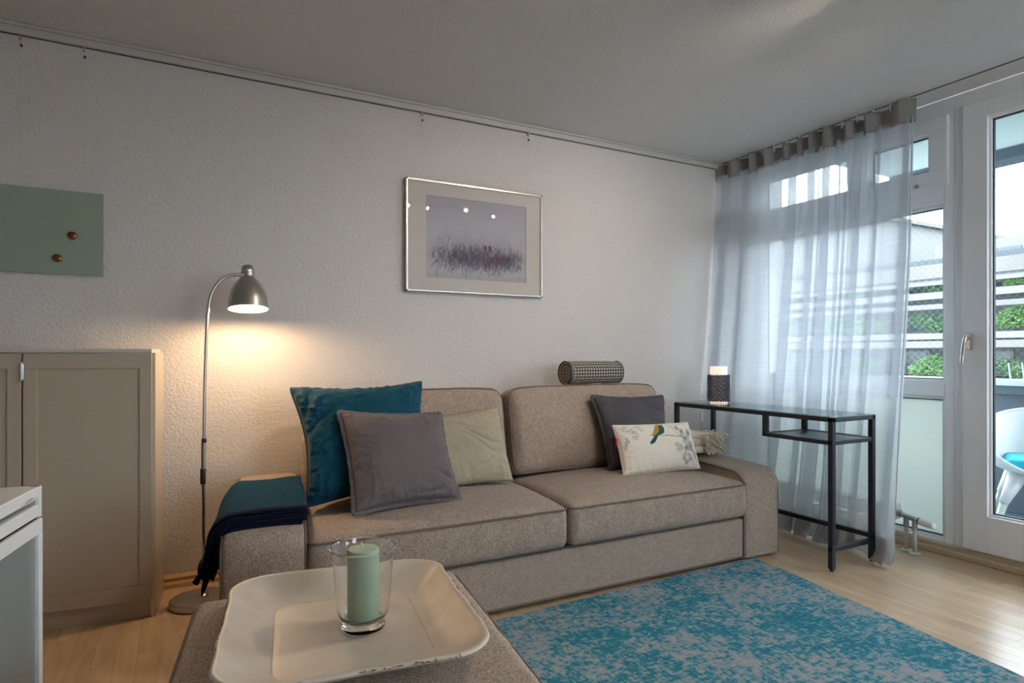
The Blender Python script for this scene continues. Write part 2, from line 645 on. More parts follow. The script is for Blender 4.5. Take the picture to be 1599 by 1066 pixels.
def ring(x0, x1, y0, y1, z, r, n=6, zf=None, grow=0.0):
    pts = []
    x0 -= grow; x1 += grow; y0 -= grow; y1 += grow
    for (cx, cy, a0) in ((x1 - r, y1 - r, 0), (x0 + r, y1 - r, 90), (x0 + r, y0 + r, 180), (x1 - r, y0 + r, 270)):
        for k in range(n + 1):
            a = R(a0 + 90 * k / n)
            pts.append(Vector((cx + r * math.cos(a), cy + r * math.sin(a), z)))
    # densify
    out = []
    for i in range(len(pts)):
        a, b = pts[i], pts[(i + 1) % len(pts)]
        k = max(1, int((b - a).length / 0.05))
        for j in range(k):
            out.append(a.lerp(b, j / k))
    return out


# ------------------------------------------------------------------ room shell
D = 3.274      # back wall plane y
XW = 3.653     # window wall plane x (room side of the frames)
H = 2.472
XL, YB = -2.6, -2.6

G().box(XL - .15, XW + .3, D, D + .15, -.15, H + .12).make('wall_back', M['wall'])
G().box(XL - .15, XL, YB, D, -.15, H + .12).make('wall_left', M['wall'])
G().box(XL - .15, XW + .3, YB - .15, YB, -.15, .84).box(XL - .15, XW + .3, YB - .15, YB, 2.26, H + .12).box(XL - .15, 1.24, YB - .15, YB, .84, 2.26).box(2.46, XW + .3, YB - .15, YB, .84, 2.26).make('wall_rear', M['wall'])
G().box(XL, XW, YB, D, H, H + .12).make('ceiling', M['ceiling'])
floor = G().box(XL, XW, YB, D, -.15, -.008).make('floor', M['maple'])
for n_ in ('wall_back', 'wall_left', 'wall_rear', 'ceiling', 'floor'):
    bpy.data.objects[n_]['kind'] = 'structure'

# floor laminate strips, laid towards the window side; the ones in view are parts
PWID, PLEN = 0.068, 0.46
pg = G().box(-PWID / 2 + .0002, PWID / 2 - .0002, -PLEN / 2 + .0002, PLEN / 2 - .0002, -.008, 0, 0.0003, 1)
pme = None
rest = G()
nvis = 0
ix = 0
x = XL + PWID / 2
while x < XW - PWID / 2:
    off = (ix * 0.173 + random.random() * 0.1) % PLEN
    y = YB + PLEN / 2 - off
    while y < D + PLEN / 2:
        ya, yb = max(YB, y - PLEN / 2), min(D, y + PLEN / 2)
        yc = (ya + yb) / 2
        if yb - ya > .03:
            vis = ((x > 2.30 and 0.7 < yc < 2.75) or (-.70 < x < .42 and 1.85 < yc < 3.3)) and nvis < 296 and (ya == y - PLEN / 2 and yb == y + PLEN / 2)
            if vis:
                if pme is None:
                    o = link('plank', pg.v, pg.f, M['plank'], floor, local=True)
                    pme = o.data
                else:
                    o = bpy.data.objects.new('plank', pme)
                    col.objects.link(o)
                    o.parent = floor
                fl = WM['floor'].to_translation()
                o.location = (x - fl.x, y - fl.y, 0 - fl.z)
                nvis += 1
            else:
                rest.box(x - PWID / 2 + .0004, x + PWID / 2 - .0004, ya + .0004, yb - .0004, -.008, 0)
        y += PLEN
    x += PWID
    ix += 1
o = rest.make('planking', M['plank'], floor)
o['kind'] = 'stuff'

# skirting
def skirting(name, axis, a, b, at, m):
    g = G()
    prof = [(0, 0), (0.020, 0), (0.020, 0.018), (0.012, 0.030), (0.016, 0.046), (0.008, 0.058), (0, 0.060)]
    v = []
    for t in (a, b):
        for (d, z) in prof:
            v.append((t, at - d, z) if axis == 'x' else (at - d, t, z))
    k = len(prof)
    f = [(i, i + 1, k + i + 1, k + i) for i in range(k - 1)] + [tuple(range(k)), tuple(range(k, 2 * k))]
    g.add(v, f)
    o = g.make(name, m)
    o['kind'] = 'structure'
skirting('baseboard_back', 'x', XL, XW, D, M['maple'])

# picture rail under the ceiling
g = G().box(XL, 3.44, D - .018, D, 2.427, 2.458, .004).box(XL, 3.44, D - .026, D, 2.458, H, .005)
g.make('trim_1', M['rail_white'])['kind'] = 'structure'
g = G().box(XL, 3.44, D - .004, D, 2.4235, 2.427)
g.make('dark_gap_strip', M['seal'])['kind'] = 'structure'  # dark strip painting in the shaded gap line below the rail

# hanging hooks and their cords
for (hx, zb, which) in ((-.611, 1.79, 'leftmost of the four picture rail hooks, near the left edge above the mint glass board'),
                        (-.390, 1.79, 'second picture rail hook from the left, above the right part of the mint glass board'),
                        (1.163, 2.05, 'picture rail hook above the left side of the framed drawing'),
                        (1.840, 2.05, 'picture rail hook above the right side of the framed drawing')):
    rt = root('rail_hook', (hx, D - .012, 2.42), 0, which, 'hook', 'small hooks hanging from the picture rail')
    G().box(hx - .004, hx + .004, D - .016, D - .006, 2.405, 2.425, .001).make('clip', M['brass'], rt)
    G().lathe([(.002, 0), (.0045, .002), (.0045, .010), (.002, .012)], (hx + .003, D - .011, 2.375), 10).make('grip', M['black'], rt)
    G().tube([(hx, D - .010, 2.405), (hx, D - .009, zb - .02)], .0007, 5).make('cord', M['rail_white'], rt)

# ---- window wall
XO = XW + .08
def frame_bar(y0, y1, z0, z1, xa=XW, xb=XO, bev=.004):
    return G().box(xa, xb, y0, y1, z0, z1, bev)

wr_ = root('wall_right', (XW + .05, 2.5, 0), 0, kind='structure')
G().box(XW - .0, XW + .25, 3.10, D, 0, H).make('pier', M['wall'], wr_)
G().box(XW - .0, XO + .02, YB, 3.10, 2.385, H, .003).make('lintel', M['pvc'], wr_)
G().box(XW + .01, XO + .02, YB, 3.10, -.02, .052, .003).make('threshold', M['pvc'], wr_)
skirting('baseboard_right', 'y', -1.0, D, XW + .004, M['maple_y'])

def glazed(name, y0, y1, z0, z1, pane, seal=True, parent=None, xa=XW, lipname='glazing_bead'):
    """bead, seal and pane inside an opening"""
    o = parent
    b = .018
    g = G()
    for (a0, a1, b0, b1) in ((y0, y1, z1 - b, z1), (y0, y1, z0, z0 + b), (y0, y0 + b, z0 + b, z1 - b), (y1 - b, y1, z0 + b, z1 - b)):
        g.box(xa + .018, xa + .04, a0, a1, b0, b1, .003)
    g.make(lipname, M['pvc'], o)
    c = .006
    g = G()
    for (a0, a1, b0, b1) in ((y0 + b, y1 - b, z1 - b - c, z1 - b), (y0 + b, y1 - b, z0 + b, z0 + b + c), (y0 + b, y0 + b + c, z0 + b, z1 - b), (y1 - b - c, y1 - b, z0 + b, z1 - b)):
        g.box(xa + .030, xa + .045, a0, a1, b0, b1)
    g.make('seal', M['seal'], o)
    G().box(xa + .040, xa + .044, y0 + .006, y1 - .006, z0 + .006, z1 - .006).make('pane', pane, o)

w1 = root('window_1', (XW + .03, 2.5, .05), 0, kind='structure')
W0, W1 = 1.812, 3.10
G().box(XW, XO, W0, 1.868, .05, 2.39, .004).make('post', M['pvc'], w1)
G().box(XW, XO, 3.065, W1, .05, 2.39, .004).make('post', M['pvc'], w1)
G().box(XW + .002, XO, 1.868, 3.065, 1.905, 2.085, .004).make('transom', M['pvc'], w1)
G().box(XW + .002, XO, 1.868, 3.065, .852, .925, .004).make('transom', M['pvc'], w1)
G().box(XW + .002, XO, 1.868, 3.065, .05, .066, .003).make('bottom_rail', M['pvc'], w1)
G().box(XW + .002, XO, 1.868, 3.065, 2.325, 2.39, .004).make('top_rail', M['pvc'], w1)
G().box(XW + .002, XO, 2.36, 2.42, 2.07, 2.33, .004).make('mullion', M['pvc'], w1)
# tilting vent sash at the top
us = G()
for (a0, a1, b0, b1) in ((1.845, 2.37, 2.300, 2.378), (1.845, 2.37, 2.003, 2.087), (1.845, 1.937, 2.087, 2.300), (2.278, 2.37, 2.087, 2.300)):
    us.box(XW - .022, XW + .03, a0, a1, b0, b1, .004)
vs_ = us.make('vent_sash', M['pvc'], w1)
glazed('g', 1.930, 2.285, 2.08, 2.307, M['pane'], parent=vs_, xa=XW - .024)
G().box(XW - .034, XW - .022, 1.985, 2.012, 2.015, 2.022, .002).box(XW - .030, XW - .022, 1.99, 2.004, 2.010, 2.030, .002).make('latch', M['nickel'], vs_)
glazed('g', 2.42, 3.065, 2.085, 2.325, M['pane'], parent=w1)
glazed('g', 1.868, 3.065, .925, 1.905, M['pane'], parent=w1)
glazed('g', 1.868, 3.065, .066, .852, M['foil'], parent=w1)

d1 = root('door_1', (XW + .02, 1.3, .05), 0, kind='structure')
DY0, DY1 = .78, 1.770
G().box(XW - .006, XO, 1.770, 1.812, .05, 2.40, .004).make('jamb', M['pvc'], d1)
G().box(XW - .006, XO, .70, .778, .05, 2.40, .004).make('jamb', M['pvc'], d1)
G().box(XW - .022, XW + .045, 1.655, DY1, .06, 2.39, .004).make('stile', M['pvc'], d1)
G().box(XW - .022, XW + .045, DY0, .895, .06, 2.39, .004).make('stile', M['pvc'], d1)
G().box(XW - .022, XW + .045, .895, 1.655, 2.300, 2.39, .004).make('top_rail', M['pvc'], d1)
G().box(XW - .022, XW + .045, .895, 1.655, .06, .250, .004).make('bottom_rail', M['pvc'], d1)
glazed('g', .888, 1.662, .243, 2.307, M['pane'], parent=d1, xa=XW - .022)
hd = G().box(XW - .030, XW - .022, 1.722, 1.752, 1.105, 1.190, .004).make('handle_plate', M['nickel'], d1)
g = G().tube([(XW - .03, 1.737, 1.165), (XW - .062, 1.737, 1.165)], .009, 12)
g.tube(catmull([(XW - .060, 1.737, 1.172), (XW - .066, 1.740, 1.150), (XW - .066, 1.748, 1.09), (XW - .066, 1.752, 1.035)], 6), .009, 12)
autosmooth(g.make('handle', M['nickel'], d1))

# two windows added behind the camera to brighten the room
w2 = root('added_window_rear', (1.0, YB, .9), 0, kind='structure')
for (a, b, c, d) in ((1.24, 2.46, .84, .90), (1.24, 2.46, 2.20, 2.26), (1.24, 1.30, .90, 2.20), (2.40, 2.46, .90, 2.20)):
    G().box(a, b, YB - .08, YB + .005, c, d, .004).make('frame_bar', M['pvc'], w2)
G().box(1.30, 2.40, YB - .045, YB - .041, .90, 2.20).make('pane', M['pane'], w2)
w3 = root('added_window_side', (XW + .03, -1.8, .05), 0, kind='structure')
for (a, b, c, d) in ((-2.55, -1.00, .05, .12), (-2.55, -1.00, 1.80, 2.39), (-2.55, -2.48, .12, 2.30), (-1.07, -1.00, .12, 2.30), (-1.81, -1.74, .12, 2.30)):
    G().box(XW, XO, a, b, c, d, .004).make('frame_bar', M['pvc'], w3)
for (a, b) in ((-2.48, -1.81), (-1.74, -1.07)):
    G().box(XW + .04, XW + .044, a, b, .12, 1.80).make('pane', M['pane'], w3)
G().box(XW, XW + .25, -1.0, .70, 0, H).make('pier', M['wall'], wr_)

# curtain track slot in the ceiling
G().box(3.466, 3.472, -1.0, D - .01, H - .003, H + .004).make('trim_3', M['seal'])['kind'] = 'structure'

# ------------------------------------------------------------------ outside
bal = root('balcony', (4.4, .8, -.15), 0, 'grey balcony with panelled parapet outside the glass door', 'balcony')
G().box(XO + .02, 5.25, -2.2, 3.00, -.20, -.04).make('balcony_floor', M['balcony_floor'], bal)
G().box(5.17, 5.23, -2.2, 3.00, -.04, .80, .004).make('parapet_panel', M['balcony_grey'], bal)
g = G().box(5.12, 5.28, -2.2, 3.00, .86, .905, .006)
g.make('handrail', M['balcony_white'], bal)
G().box(5.14, 5.26, -2.2, 3.00, .80, .86).make('rail_band', M['balcony_grey'], bal)
G().box(XO + .02, 5.05, -2.2, 3.00, 2.52, 2.66).make('soffit', M['balcony_white'], bal)
G().box(5.05, 5.25, -2.2, 3.00, 2.44, 2.72, .004).make('soffit_beam', M['balcony_grey'], bal)
for yy in (2.20, 2.12, 2.05, 1.9, 1.75):
    G().tube([(5.14, yy, .90), (5.18, yy + .03, 1.02)], .005, 6).make('net_peg', M['balcony_white'], bal)

# bird net
g = G()
y0, y1, z0, z1 = .6, 2.98, .92, 2.46
st = .055
k = 0
t = y0 - (z1 - z0)
while t < y1:
    for sg in (1, -1):
        # diagonal strand clipped to the rectangle
        ya, yb = (t, t + (z1 - z0))
        a = max(ya, y0); b = min(yb, y1)
        if b > a:
            za, zb = z0 + (a - t), z0 + (b - t)
            if sg < 0: za, zb = z1 - (a - t), z1 - (b - t)
            g.tube([(5.16, a, za), (5.16, b, zb)], .0004, 3, caps=False)
    t += st
net = g.make('bird_net', M['net'])
tag(net, 'fine turquoise bird net stretched between balcony parapet and ceiling', 'net', kind='stuff')

# chair on the balcony: white tub shell with tapered legs
ch = root('tub_chair', (4.45, 1.73, -.04), R(205), 'white plastic tub armchair on the balcony behind the glass door', 'chair')
def shell():
    g = G()
    nu, nv = 48, 20
    prof = [(0.02, .0), (.12, .0), (.19, .012), (.235, .05), (.262, .12), (.285, .20), (.305, .28), (.318, .35)]
    V = []
    pts = catmull([(a, b, 0) for a, b in prof], 3)
    m = len(pts)
    for i in range(nu):
        a = 2 * PI * i / nu
        front = max(0, math.cos(a)) ** 1.6          # front is +x local
        back = max(0, -math.cos(a))
        hmax = .235 + .12 * back ** 1.5 - .215 * front
        for (r, z, _) in [tuple(p) for p in pts]:
            s = min(1, z / .35)
            zz = z * hmax / .35
            V.append((r * math.cos(a) * .98, r * math.sin(a) * 1.05, .43 + zz - .0))
    F = []
    for i in range(nu):
        j = (i + 1) % nu
        for k in range(m - 1):
            F.append((i * m + k, j * m + k, j * m + k + 1, i * m + k + 1))
    g.add(V, F)
    return g, V, m, nu
g, V, m_, nu_ = shell()
o = g.make('shell', M['chair_white'], ch, local=True, smooth=True)
md = o.modifiers.new('thick', 'SOLIDIFY'); md.thickness = .006
G().tube([V[i * m_ + m_ - 1] for i in range(nu_)], .008, 6, closed=True).make('rim', M['chair_white'], o, local=True, smooth=True)
for (sx, sy) in ((1, 1), (1, -1), (-1, 1), (-1, -1)):
    G().tube([(sx * .13, sy * .13, .425), (sx * .20, sy * .20, .26)], [.05, .024], 12).make('leg_socket', M['chair_white'], ch, local=True, smooth=True)
    G().tube([(sx * .195, sy * .195, .27), (sx * .27, sy * .27, .0)], [.021, .013], 12).make('leg', M['chair_leg'], ch, local=True, smooth=True)
g = soft_box(-.19, .19, -.19, .19, .0, .065, r=.03, n=12, crown=.012)
cmx = Matrix.Translation((4.45, 1.73, .405)) @ Matrix.Rotation(R(205), 4, 'Z')
g.xf(lambda p: cmx @ p)
tag(g.make('seat_cushion', M['turq'], smooth=True), 'turquoise striped seat cushion lying in the white balcony chair', 'cushion')

# street ground far below
G().box(3.0, 80, -60, 80, -6.3, -6.2).make('ground', M['asphalt'])['kind'] = 'structure'

# terraced building opposite
FX = 18.0
bl = root('apartment_building', (FX + 4, 12, -6.2), 0, 'pale terraced apartment building with planted balconies across the street', 'building')
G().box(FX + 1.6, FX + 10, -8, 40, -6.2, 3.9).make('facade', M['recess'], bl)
G().box(FX + 2.2, FX + 9, -8, 10.6, 3.5, 4.35).make('roof_storey', M['concrete_w'], bl)
G().box(FX + 2.2, FX + 9, 12.0, 34, 3.5, 5.4).make('roof_storey', M['concrete_w'], bl)
G().box(FX + 1.9, FX + 9.2, 11.8, 34, 5.4, 5.52).make('roof_slab', M['concrete'], bl)
levels = [(3.15, 3.53), (2.61, 2.80), (2.31, 2.45), (1.50, 1.675), (1.26, 1.42), (.30, .45), (-.6, -.3), (-1.2, -.95), (-2.4, -1.8)]
for i, (a, b) in enumerate(levels):
    xs = FX + (.0 if i % 2 == 0 else .25)
    G().box(xs, xs + .16, -8, 40, a, b, .01).make('parapet', M['concrete'] if i % 2 == 0 else M['concrete_w'], bl)
for i, a in enumerate((3.10, 1.45, .28, -.7)):
    G().box(FX + .1, FX + 1.7, -8, 40, a - .12, a).make('terrace_slab', M['concrete_w'], bl)
for zz, hh in ((3.62, .50), (2.82, .30), (1.72, .5), (.50, .7)):
    yy = 2.0
    k = 0
    while yy < 30:
        xx = FX + (1.58 if zz < 3.5 else 2.18)
        if not (zz > 3.5 and 9.2 < yy < 12.1):
            f = G().box(xx - .04, xx, yy, yy + 1.2, zz, zz + hh).make('window', M['concrete_w'], bl)
            G().box(xx - .06, xx - .035, yy + .06, yy + .57, zz + .05, zz + hh - .05).box(xx - .06, xx - .035, yy + .63, yy + 1.14, zz + .05, zz + hh - .05).make('glass', M['far_glass'], f)
        yy += 2.1
        k += 1

# planting on the terraces
def foliage(n, sx, sy, sz, size, seed):
    rs = random.Random(seed)
    g = G()
    for _ in range(n):
        while True:
            p = Vector((rs.uniform(-1, 1), rs.uniform(-1, 1), rs.uniform(-1, 1)))
            if p.length < 1: break
        q = Vector((p.x * sx, p.y * sy, p.z * sz))
        q.z += .25 * sz * math.sin(q.y * 5 + seed)
        a = Vector((rs.uniform(-1, 1), rs.uniform(-1, 1), rs.uniform(-1, 1))).normalized()
        b = a.orthogonal().normalized()
        s = size * rs.uniform(.6, 1.3)
        g.add([q - a * s, q + b * s * .5, q + a * s, q - b * s * .5], [(0, 1, 2, 3)])
    return g
fo = [foliage(2000, .30, .85, .31, .045, 1), foliage(1700, .28, .82, .28, .04, 5)]
fme = []
for i, g in enumerate(fo):
    me = bpy.data.meshes.new('foliage')
    me.from_pydata(g.v, [], g.f)
    me.materials.append(M['leaf'] if i == 0 else M['leaf_dark'])
    fme.append(me)
k = 0
for (z, tier, sc) in ((1.975, 'middle', 1.0), (.73, 'lower', .95), (2.945, 'upper', .5)):
    for (y, where, sy_) in ((7.55, 'seen through the balcony door', .95), (9.55, 'seen through the narrow pane beside the door', .95), (12.2, 'seen through the sheer curtain', 1.5)):
        o = bpy.data.objects.new('terrace_hedge', fme[k % 2])
        col.objects.link(o)
        o.location = (FX + .33, y, z)
        o.scale = (sc, sy_ if sc > .6 else sy_ * .6, sc)
        tag(o, 'leafy hedge on the %s terrace opposite, %s' % (tier, where), 'hedge', 'hedges on the opposite terraces')
        k += 1

# ------------------------------------------------------------------ cabinet on the left
cab = root('sideboard_cabinet', (-.107, 2.945, 0), R(-5), 'cream two-door cabinet against the back wall left of the floor lamp', 'cabinet')
CW, CD = .886, .25
g = G().box(-.018, 0, .0, CD, 0, 1.087, .002)
g.make('side_panel', M['cream_side'], cab, local=True)
G().box(-CW, -CW + .018, .0, CD, 0, 1.087, .002).make('side_panel', M['cream_side'], cab, local=True)
G().box(-CW + .018, -.018, .012, CD, .07, 1.085).make('carcass', M['cream'], cab, local=True)
G().box(-CW + .018, -.018, .014, .03, 0, .07).make('plinth', M['cream'], cab, local=True)
G().box(-CW, -.012, -.004, CD + .002, 1.087, 1.104, .003).make('top_slab', M['rail_white'], cab, local=True)
for (a, b) in ((-.445, -.012), (-.882, -.449)):
    dr = G()
    z0, z1, st = .075, 1.083, .046
    for (x0, x1, c0, c1) in ((a, b, z1 - .058, z1), (a, b, z0, z0 + .062), (a, a + st, z0 + .062, z1 - .058), (b - st, b, z0 + .062, z1 - .058)):
        dr.box(x0 + .001, x1 - .001, -.008, .010, c0, c1, .0015)
    d_ = dr.make('door', M['cream'], cab, local=True)
    G().box(a + st - .01, b - st + .01, -.0005, .008, z0 + .05, z1 - .05).make('door_panel', M['cream'], d_, local=True)
hg = G().box(-.4525, -.4405, -.016, -.008, .985, 1.045, .001).make('hinge', M['chrome'], cab, local=True)
G().tube([(-.4465, -.015, .98), (-.4465, -.015, 1.05)], .0045, 10).make('hinge_pin', M['chrome'], hg, local=True)

# white glass-topped display desk in the left foreground
wd = root('display_desk', (-.321, 1.939, 0), R(-8.7), 'white glass-topped cabinet desk cut by the left edge of the photo', 'cabinet')
T = .022
def L_(g, nm, m): return g.make(nm, m, wd, local=True)
L_(G().box(-.55, 0, -.85, 0, .719, .750, .003).box(-.0001, .0, -.1, -.05, .72, .73), 'top_frame', M['white'])
# inset glass
L_(G().box(-.50, -.07, -.80, -.06, .7495, .7515), 'top_glass', M['board'])
L_(G().box(-.55, 0, -.85, 0, .675, .705, .003), 'drawer_frame', M['white'])
L_(G().box(-.545, -.008, -.845, -.004, .700, .722), 'glass_edge', M['board_edge'])
L_(G().box(-T * 1.0, 0.0015, -T * .7, .0, .672, .750, .002), 'corner_post', M['white'])
L_(G().box(-.54, -.006, -.84, -.006, .0, .668), 'body', M['frost'])
g = G()
for (a, b, c, d) in ((-.85, 0, .632, .668), (-.85, 0, .0, .035), (-T, .001, .035, .632), (-.85, -.85 + T, .035, .632)):
    g.box(-T, .003, a, b, c, d, .002)
L_(g, 'body_frame', M['white'])

# ------------------------------------------------------------------ mint glass board + magnets
bo = root('glass_board', (-.70, D - .012, 1.425), 0, 'mint green frosted glass board on the wall above the cabinet', 'board')
G().box(-1.08, -.318, D - .016, D - .010, 1.4255, 1.789, .0015).make('glass_plate', M['board'], bo)
for xx in (-1.0, -.40):
    G().lathe([(.012, 0), (.012, .010)], (0, 0, 0), 12).xf(lambda p: Vector((xx + p.x, D - .010 + p.z, 1.75 + p.y))).make('standoff', M['nickel'], bo)
for (mx, mz, lb) in ((-.431, 1.595, 'upper right copper disc magnet on the mint glass board'), (-.483, 1.494, 'lower left copper disc magnet on the mint glass board')):
    g = G().lathe([(.016, 0), (.0175, .003), (.0165, .010), (.013, .0125)], (0, 0, 0), 28)
    g.xf(lambda p: Vector((mx + p.x, D - .016 - p.z, mz + p.y)))
    tag(autosmooth(g.make('disc_magnet', M['copper'])), lb, 'magnet', 'magnets on the glass board')

# ------------------------------------------------------------------ framed drawing
def canvas(w, h, c): return np.ones((h, w, 3)) * np.array(c[:3])
def blend(C, mask, c, a=1.0):
    m = np.clip(mask, 0, 1)[..., None] * a
    C[:] = C * (1 - m) + np.array(c[:3]) * m
def grid(C):
    h, w = C.shape[:2]
    return np.meshgrid(np.arange(w), np.arange(h))
def stroke(C, pts, wd_, c, a=1.0):
    h, w = C.shape[:2]
    pts = [tuple(p[:2]) for p in pts]
    for (x0, y0), (x1, y1) in zip(pts[:-1], pts[1:]):
        xa, xb = int(max(0, min(x0, x1) - wd_ - 1)), int(min(w, max(x0, x1) + wd_ + 2))
        ya, yb = int(max(0, min(y0, y1) - wd_ - 1)), int(min(h, max(y0, y1) + wd_ + 2))
        if xb <= xa or yb <= ya: continue
        X, Y = np.meshgrid(np.arange(xa, xb), np.arange(ya, yb))
        dx, dy = x1 - x0, y1 - y0
        L2 = dx * dx + dy * dy + 1e-9
        t = np.clip(((X - x0) * dx + (Y - y0) * dy) / L2, 0, 1)
        dd = np.hypot(X - x0 - t * dx, Y - y0 - t * dy)
        m = np.clip(wd_ / 2 + .5 - dd, 0, 1)[..., None] * a
        C[ya:yb, xa:xb] = C[ya:yb, xa:xb] * (1 - m) + np.array(c[:3]) * m
def poly(C, pts, c, a=1.0):
    h, w = C.shape[:2]
    X, Y = grid(C)
    ins = np.zeros((h, w), bool)
    n = len(pts)
    for i in range(n):
        x0, y0 = pts[i][:2]; x1, y1 = pts[(i + 1) % n][:2]
        if y0 == y1: continue
        cnd = ((Y < y0) != (Y < y1)) & (X < (x1 - x0) * (Y - y0) / (y1 - y0) + x0)
        ins ^= cnd
    blend(C, ins.astype(float), c, a)

def art_canvas():
    w, h = 300, 214
    C = canvas(w, h, lin(190, 188, 196))
    X, Y = grid(C)
    u, v = X / w, Y / h      # v 0 at the bottom
    n1 = np.array([[noise.noise(Vector((i / 40, j / 40, 3))) for i in range(w)] for j in range(h)])
    n2 = np.array([[noise.noise(Vector((i / 14, j / 14, 8))) for i in range(w)] for j in range(h)])
    blend(C, np.clip((v - .55) * 1.8, 0, 1) * .6, lin(160, 152, 168))
    blend(C, np.exp(-((v - .50) / .10) ** 2) * np.exp(-((u - .5) / .4) ** 2) * (.6 + n1), lin(140, 135, 165), .55)
    blend(C, np.clip(.12 - v, 0, .12) * 8, lin(168, 164, 162), .8)
    blend(C, np.exp(-((v - .28) / .11) ** 2) * np.clip(1.25 - np.abs(u - .52) * 2.1, 0, 1) * (.85 + n1 * .8 + n2 * .4), lin(92, 94, 106), .95)
    blend(C, np.exp(-((v - .30) / .10) ** 2) * np.exp(-((u - .5) / .17) ** 2) * (.5 + n2), lin(140, 105, 98), .75)
    blend(C, np.exp(-((v - .25) / .08) ** 2) * np.exp(-((u - .80) / .1) ** 2) * (.7 + n2), lin(78, 84, 92), .8)
    rs = random.Random(4)
    cols = [lin(70, 78, 120), lin(60, 66, 78), lin(110, 70, 75), lin(80, 92, 84), lin(52, 54, 62), lin(150, 80, 90), lin(90, 90, 140), lin(60, 60, 70)]
    for k in range(1500):
        a = rs.gauss(.5, .27)
        if not .05 < a < .95: continue
        b = rs.gauss(.25, .075)
        x, y = a * w, b * h
        lx = rs.uniform(-9, 9); ly = rs.uniform(6, 22) * (1 if rs.random() < .7 else -.7)
        c = cols[0] if a < .22 and rs.random() < .6 else rs.choice(cols)
        stroke(C, catmull([(x, y, 0), (x + lx * .2 + rs.uniform(-2, 2), y + ly * .5, 0), (x + lx, y + ly, 0)], 3), rs.uniform(.6, 1.3), c, rs.uniform(.4, .85))
    for (px, py) in ((172, 90), (186, 89)):
        blend(C, ((X - px) / 4.5) ** 2 + ((Y - py) / 6.5) ** 2 < 1, lin(66, 74, 76), .85)
        stroke(C, [(px, py), (px, py - 14)], 2, lin(75, 76, 72), .8)
    blend(C, (np.abs(X - 190) < 9) & (Y > 66) & (Y < 80), lin(165, 140, 125), .6)
    return C

def print_plane(name, x0, x1, z0, z1, y, C, m, parent):
    h, w = C.shape[:2]
    xs = np.linspace(x0, x1, w); zs = np.linspace(z0, z1, h)
    V = [(x, y, z) for z in zs for x in xs]
    F = [(j * w + i, j * w + i + 1, (j + 1) * w + i + 1, (j + 1) * w + i) for j in range(h - 1) for i in range(w - 1)]
    cc = np.ones((h * w, 4)); cc[:, :3] = C.reshape(-1, 3)
    return link(name, V, F, m, parent, colors=cc)

PX0, PX1, PZ0, PZ1 = 1.064, 1.930, 1.428, 2.051
pf = root('framed_drawing', (1.5, D - .02, PZ0), 0, 'silver-framed pastel drawing of a scribbled landscape on the wall above the sofa', 'picture')
fy0, fy1 = D - .032, D - .006
fw = .013
g = G()
for (a, b, c, d) in ((PX0, PX1, PZ1 - fw, PZ1), (PX0, PX1, PZ0, PZ0 + fw), (PX0, PX0 + fw, PZ0, PZ1), (PX1 - fw, PX1, PZ0, PZ1)):
    g.box(a, b, fy0, fy1, c, d, .003)
g.make('frame', M['silver'], pf)
G().box(PX0 + .01, PX1 - .01, fy1 - .012, fy1 - .008, PZ0 + .01, PZ1 - .01).make('backing', M['mount'], pf)
AX0, AX1, AZ0, AZ1 = 1.183, 1.818, 1.511, 1.968
g = G()
for (a, b, c, d) in ((PX0 + .01, PX1 - .01, AZ1, PZ1 - .01), (PX0 + .01, PX1 - .01, PZ0 + .01, AZ0), (PX0 + .01, AX0, AZ0, AZ1), (AX1, PX1 - .01, AZ0, AZ1)):
    g.box(a, b, fy1 - .0165, fy1 - .012, c, d)
g.make('mount', M['mount'], pf)
print_plane('drawing', AX0 - .003, AX1 + .003, AZ0 - .003, AZ1 + .003, fy1 - .0125, art_canvas(), M['art'], pf)
G().box(PX0 + .008, PX1 - .008, fy0 + .004, fy0 + .0055, PZ0 + .008, PZ1 - .008).make('glass', M['glass'], pf)

# ------------------------------------------------------------------ rug
def build_rug():
    c00, c10 = Vector((.62, -.6, 0)), Vector((2.20, -.6, 0))
    c01, c11 = Vector((.98, 2.232, 0)), Vector((2.665, 2.290, 0))
    nx, ny = 60, 90
    V = []
    for j in range(ny + 1):
        for i in range(nx + 1):
            u, v = i / nx, j / ny
            p = c00.lerp(c10, u).lerp(c01.lerp(c11, u), v)
            e = max(0, u - .93) / .07
            rip = .006 * max(0, math.sin(v * 26 + 1.2 * math.sin(v * 9))) * e if v < .93 else 0
            p.x += .004 * math.sin(v * 30) * e
            V.append((p.x, p.y, .009 + rip))
    n = len(V)
    F = [(j * (nx + 1) + i, j * (nx + 1) + i + 1, (j + 1) * (nx + 1) + i + 1, (j + 1) * (nx + 1) + i) for j in range(ny) for i in range(nx)]
    brd = [i for i in range(nx + 1)] + [j * (nx + 1) + nx for j in range(1, ny + 1)] + [ny * (nx + 1) + i for i in range(nx - 1, -1, -1)] + [j * (nx + 1) for j in range(ny - 1, 0, -1)]
    B = []
    for b in brd:
        B.append(n + len(B)); V.append((V[b][0], V[b][1], .0005))
    for k in range(len(brd)):
        l = (k + 1) % len(brd)
        F.append((brd[l], brd[k], B[k], B[l]))
    o = link('area_rug', V, F, M['rug'], smooth=False)
    tag(o, 'teal and beige distressed flat-woven rug on the floor in front of the sofa', 'rug')
build_rug()

# ------------------------------------------------------------------ sofa
def SK(p):
    q = Vector(p)
    if q.y > 2.285:
        q.x += .12 * max(0, 2.6 - q.x) / 2.2 * (q.y - 2.285)
    return q
sofa = root('sofa', (1.5, 2.78, 0), 0, 'greige woven two-cushion sofa with wide arms against the back wall', 'sofa')
YF, YBK = 2.285, 3.235
AH = .495
